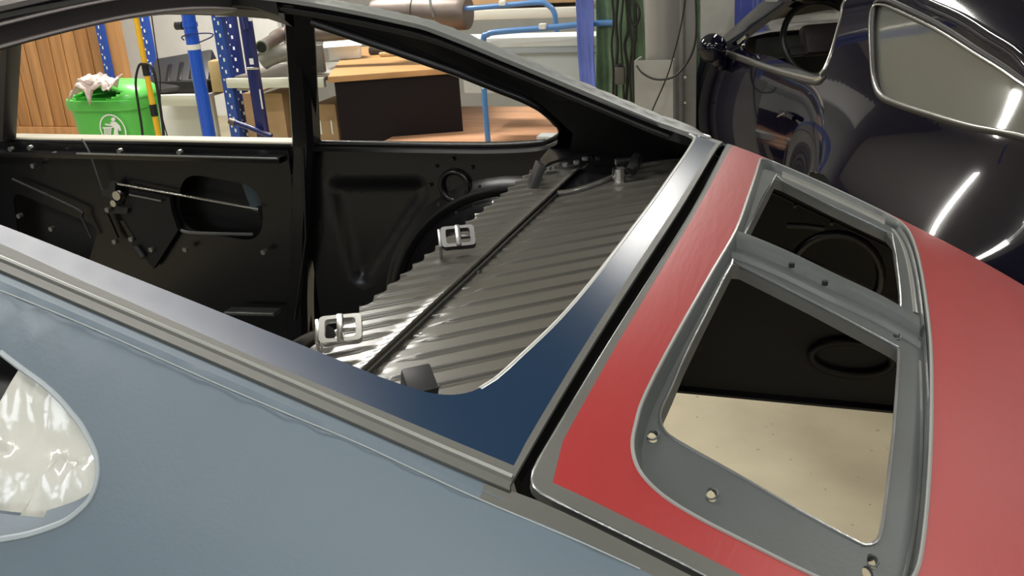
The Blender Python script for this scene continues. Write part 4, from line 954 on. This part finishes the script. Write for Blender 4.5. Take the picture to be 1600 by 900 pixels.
shut = [onB(*p) for p in [(1333, 0), (1330, 30), (1322, 65), (1307, 104), (1288, 153), (1262, 201), (1249, 234), (1242, 262)]]
# body side outline in (u, z)
u0 = gut[0][0]; top_edge = [(-1.9, .86), (-1.55, .90), (u0 - .2, gut[0][1] - .075)] + gut + [(gut[-1][0] + .22, gut[-1][1] + .05), (gut[-1][0] + .55, gut[-1][1] + .07), (.45, 1.27), (ua - .20, 1.19), (ua + .08, 1.0), (ua + .2, .93), (1.6, .86), (2.2, .76)]
WR = (-.46, .33)
def arch(uc): return [(uc + .36 * math.cos(a), .33 + .36 * math.sin(a)) for a in [math.pi * i / 16 for i in range(17)]]
outB = [(-1.95, .40), (-1.95, .80)] + top_edge + [(2.2, .30)] + [(WR[0] + .36 + 1.85 + .15, .2)] + arch(WR[0] + 2.25)[0:17] + [(1.40, .2), (-.09, .2)] + arch(WR[0])[0:17] + [(-.84, .25)]
outB = [(-1.95, .36), (-1.95, .80)] + top_edge + [(2.2, .36)] + arch(1.78) + [(1.38, .2), (-.08, .2)] + arch(WR[0]) + [(-.84, .28)]
def nB(p):
    u, v, z = uv(p); h = .012; du = (sideB(u + h, z) - sideB(u - h, z)) / (2 * h); dz = (sideB(u, z + h) - sideB(u, z - h)) / (2 * h)
    return (ev - eu * du - Vector((0, 0, dz))).normalized()
bs = sheet('body_side', outB, [qpoly, dwin], lambda u, z: PB(u, z), .02, M_carblk, bk, .008, nrm=nB, dstep=.02, angle=60, zones=[([(-1.2, .93), (1.3, .93), (1.3, 2), (-1.2, 2)], 0)])
def bpath(P, off=0): return [PB(a, b, off) for a, b in P]
tube('door_shut_line', cr(bpath(shut + [(shut[-1][0] - .02, .3)], -.001), 5), .0035, M_dark, bk, 6)
# glass and seals
gq = sheet('quarter_glass', qpoly, [], lambda u, z: PB(u, z, -.006), .04, M_glassq, bk, 0)
tube('window_seal', bpath(qpoly, .006), .011, M_rub, bk, 8, True)
qc = (sum(a for a, b in qpoly) / len(qpoly), sum(b for a, b in qpoly) / len(qpoly))
tube('window_trim', bpath([(qc[0] + (a - qc[0]) * .985, qc[1] + (b - qc[1]) * .93) for a, b in qpoly], .016), .004, M_trimc, bk, 8, True)
tube('belt_trim', cr(bpath([onB(*p) for p in [(1129, 77), (1170, 92), (1210, 106), (1262, 120), (1281, 123), (1290, 119)]], .010), 4), .010, M_trimc, bk, 8)
tube('belt_seal', cr(bpath([onB(*p) for p in [(1132, 84), (1170, 97), (1210, 111), (1262, 127), (1283, 129), (1293, 120)]], .006), 4), .010, M_rub, bk, 8)
tube('window_frame_edge', bpath(dwin[14:30], .008), .007, M_trimc, bk, 8)
tube('roof_gutter', cr(bpath(top_edge[2:10], .004), 4), .022, M_carblk, bk, 8)
tube('pillar_trim', cr(bpath([(ua + .02, za + .01), dwin[-1]], .01), 3), .010, M_trimc, bk, 8)
# roof and rear glass across
topc = [(u, z) for u, z in top_edge]
topc = topc[2:12]
rows = []
for k, (dv, dz) in enumerate(((0, .0), (-.06, .022), (-.18, .045), (-.40, .065), (-.65, .070), (-.90, .060), (-1.15, .02))):
    rows.append([O + eu * u + ev * (sideB(u, z) + dv) + Vector((0, 0, z + dz)) for u, z in [(p.x, p.y) for p in cr(topc, 4)]])
loft('roof', rows[:3], M_carblk, bk, angle=70)
m_rg = mat('rear_glass', (.02, .03, .02), .06, 0, 1, 0)
loft('rear_glass', [r[:len(r) // 2] for r in rows[2:]], m_rg, bk, angle=70)
tube('rear_wiper', [rows[3][8] + Vector((0, 0, .02)), rows[3][2] + Vector((0, 0, .02))], .008, M_rub, bk, 8)
loft('roof_skin', [r[len(r) // 2 - 1:] for r in rows[2:]], M_carblk, bk, angle=70)
# tail deck
rows2 = []
for dv in (0, -.1, -.3, -.6, -.9, -1.2):
    rows2.append([O + eu * u + ev * (sideB(u, z) + dv) + Vector((0, 0, z + .05 * (1 - (dv / .6 + 1) ** 2) if dv else z)) for u, z in [(-1.95, .80), (-1.9, .86), (-1.55, .90), (u0 - .2, gut[0][1] - .075)]])
loft('tail_deck', rows2, M_carblk, bk, angle=70)
# bonnet
rows3 = []
for dv in (0, -.1, -.4, -.8, -1.2):
    rows3.append([O + eu * u + ev * (sideB(u, z) + dv) + Vector((0, 0, z + .08 * (1 - (dv / .6 + 1) ** 2) if dv else z)) for u, z in [(ua + .2, .93), (1.6, .86), (2.2, .76)]])
loft('bonnet', rows3, M_carblk, bk, angle=70)
# tail light outline, handle, lock, filler
hp = [onB(*p) for p in [(1228, 160), (1238, 156), (1258, 166), (1256, 186), (1246, 192), (1230, 178)]]
sheet('handle_cup', hp, [], lambda u, z: PB(u, z, .003), .01, M_rub, bk, 0)
tube('door_handle', cr(bpath([onB(*p) for p in [(1228, 176), (1238, 178), (1250, 184)]], .022), 4), .010, M_carblk, bk, 10)
tube('handle_highlight_edge', cr(bpath([onB(*p) for p in [(1228, 181), (1240, 175)]], .034), 3), .003, M_trimc, bk, 6)
p = onB(1267, 150); P0 = PB(*p); V, F = tubeg([P0, P0 + ev * .006], .013, 16); mesh('door_lock', V, F, M_trimc, bk)
tube('tail_light_edge', cr(bpath([onB(*p) for p in [(1600, 268), (1590, 280), (1584, 300), (1577, 330), (1570, 370)]], .002), 5), .006, M_rub, bk, 8)
# mirror
mq = pt(1113, 75, 1, PB(*onB(1140, 85)).y - .05)
V = []; bmx = bmesh.new(); bmesh.ops.create_uvsphere(bmx, u_segments=24, v_segments=14, radius=1)
MM = rz(math.atan2(ev.y, ev.x))
V = [mq + MM @ Vector((v.co.x * .064, v.co.y * (.055 if v.co.y > 0 else .03), v.co.z * .064)) for v in bmx.verts]; bmx.verts.index_update(); F = [[v.index for v in f.verts] for f in bmx.faces]; bmx.free()
mesh('mirror_housing', V, F, M_carblk, bk, None, 80)
box('mirror_foot', pt(1127, 95, 1, mq.y + .02), (.035, .05, .085), M_carblk, bk, MM, .012)
ap = [[PB(*onB(*p), o) for p in q_] for q_, o in (([(1131, 58), (1160, 31), (1194, 1)], .004), ([(1133, 60), (1163, 33), (1198, 2)], .022), ([(1150, 68), (1185, 42), (1236, 2)], .022), ([(1155, 70), (1190, 44), (1242, 2)], .0))]
loft('windscreen_pillar', ap, M_carblk, bk)
tube('mirror_stalk', cr([mq + Vector((.02, 0, -.02)), pt(1122, 98, 1, mq.y + .02), pt(1128, 90, 1, mq.y + .08)], 4), [.035, .034, .033, .032, .03, .028, .026, .025, .024], M_carblk, bk, 12)
# wheel
for uc in (WR[0], 1.78):
    c = O + eu * uc + ev * (sideB(uc, .33) - .03) + Vector((0, 0, .325))
    t_ = bpy.data.objects.new('x', None); bpy.data.objects.remove(t_)
    prof = [(.20, 0), (.24, .012), (.285, .008), (.315, -.01), (.325, -.04), (.325, -.18), (.31, -.21), (.2, -.22)]
    rows = [[c + (eu * math.cos(a) + Vector((0, 0, 1)) * math.sin(a)) * r + ev * d for a in [2 * math.pi * i / 40 for i in range(41)]] for r, d in prof]
    tw_ = loft('wheel', rows, M_tyre, bk, angle=60)
    rows = [[c + (eu * math.cos(a) + Vector((0, 0, 1)) * math.sin(a)) * r + ev * d for a in [2 * math.pi * i / 40 for i in range(41)]] for r, d in [(.205, -.002), (.19, -.012), (.185, -.07)]]
    loft('rim', rows, M_trimc, tw_, angle=60)
    for k in range(5):
        a = 2 * math.pi * k / 5; dd = eu * math.cos(a) + Vector((0, 0, 1)) * math.sin(a); tube('spoke', [c - ev * .02, c + dd * .10 - ev * .015, c + dd * .192 - ev * .02], [.05, .03, .032], M_trimc, tw_, 8)
    sheet('wheel_well', [(uc - .37, .2), (uc + .37, .2), (uc + .37, .72), (uc - .37, .72)], [], lambda u, z: O + eu * u + ev * -.32 + Vector((0, 0, z)), .2, M_blk2, bk)
# interior of the black car
def inB(px, py, v):
    d = ray(px, py); k = (v - (CAM - O).dot(ev)) / d.dot(ev); return CAM + d * k
sw = inB(1283, 62, -.35); swr = .17
nrm = (-eu * .9 + Vector((0, 0, .42))).normalized(); s1 = nrm.cross(Vector((0, 0, 1))).normalized(); s2 = s1.cross(nrm)
tube('steering_wheel', [sw + (s1 * math.cos(a) + s2 * math.sin(a)) * swr for a in [2 * math.pi * i / 36 for i in range(36)]], .014, M_blackpl, bk, 10, True)
MS = Matrix((s1, s2, nrm)).transposed()
box('steering_hub', sw, (.17, .13, .07), mat('dark_vinyl', (.045, .038, .038), .5), bk, MS, .02)
box('steering_spoke', sw + s2 * -.04, (.30, .04, .02), M_blackpl, bk, MS, .006)
db = inB(1215, 75, -.55); MB_ = Matrix((eu, ev, Vector((0, 0, 1)))).transposed()
box('dashboard', db + eu * .05 + Vector((0, 0, -.10)), (.30, .9, .22), mat('dark_dash', (.05, .055, .05), .5), bk, MB_, .06)
box('instrument_hood', inB(1218, 70, -.40), (.16, .32, .12), mat('grey_dash', (.16, .17, .15), .45), bk, MB_, .045)
box('seat_back', O + eu * -.05 + ev * -.45 + Vector((0, 0, .68)), (.14, .46, .62), mat('dark_leather', (.03, .028, .028), .5), bk, MB_ @ Matrix.Rotation(-.2, 3, 'Y'), .06)
box('cabin_floor', O + eu * .2 + ev * -.8 + Vector((0, 0, .3)), (2.2, 1.3, .02), M_blk2, bk, MB_)
box('far_door', O + eu * .35 + ev * -1.45 + Vector((0, 0, .62)), (1.5, .06, .62), M_blk2, bk, MB_)
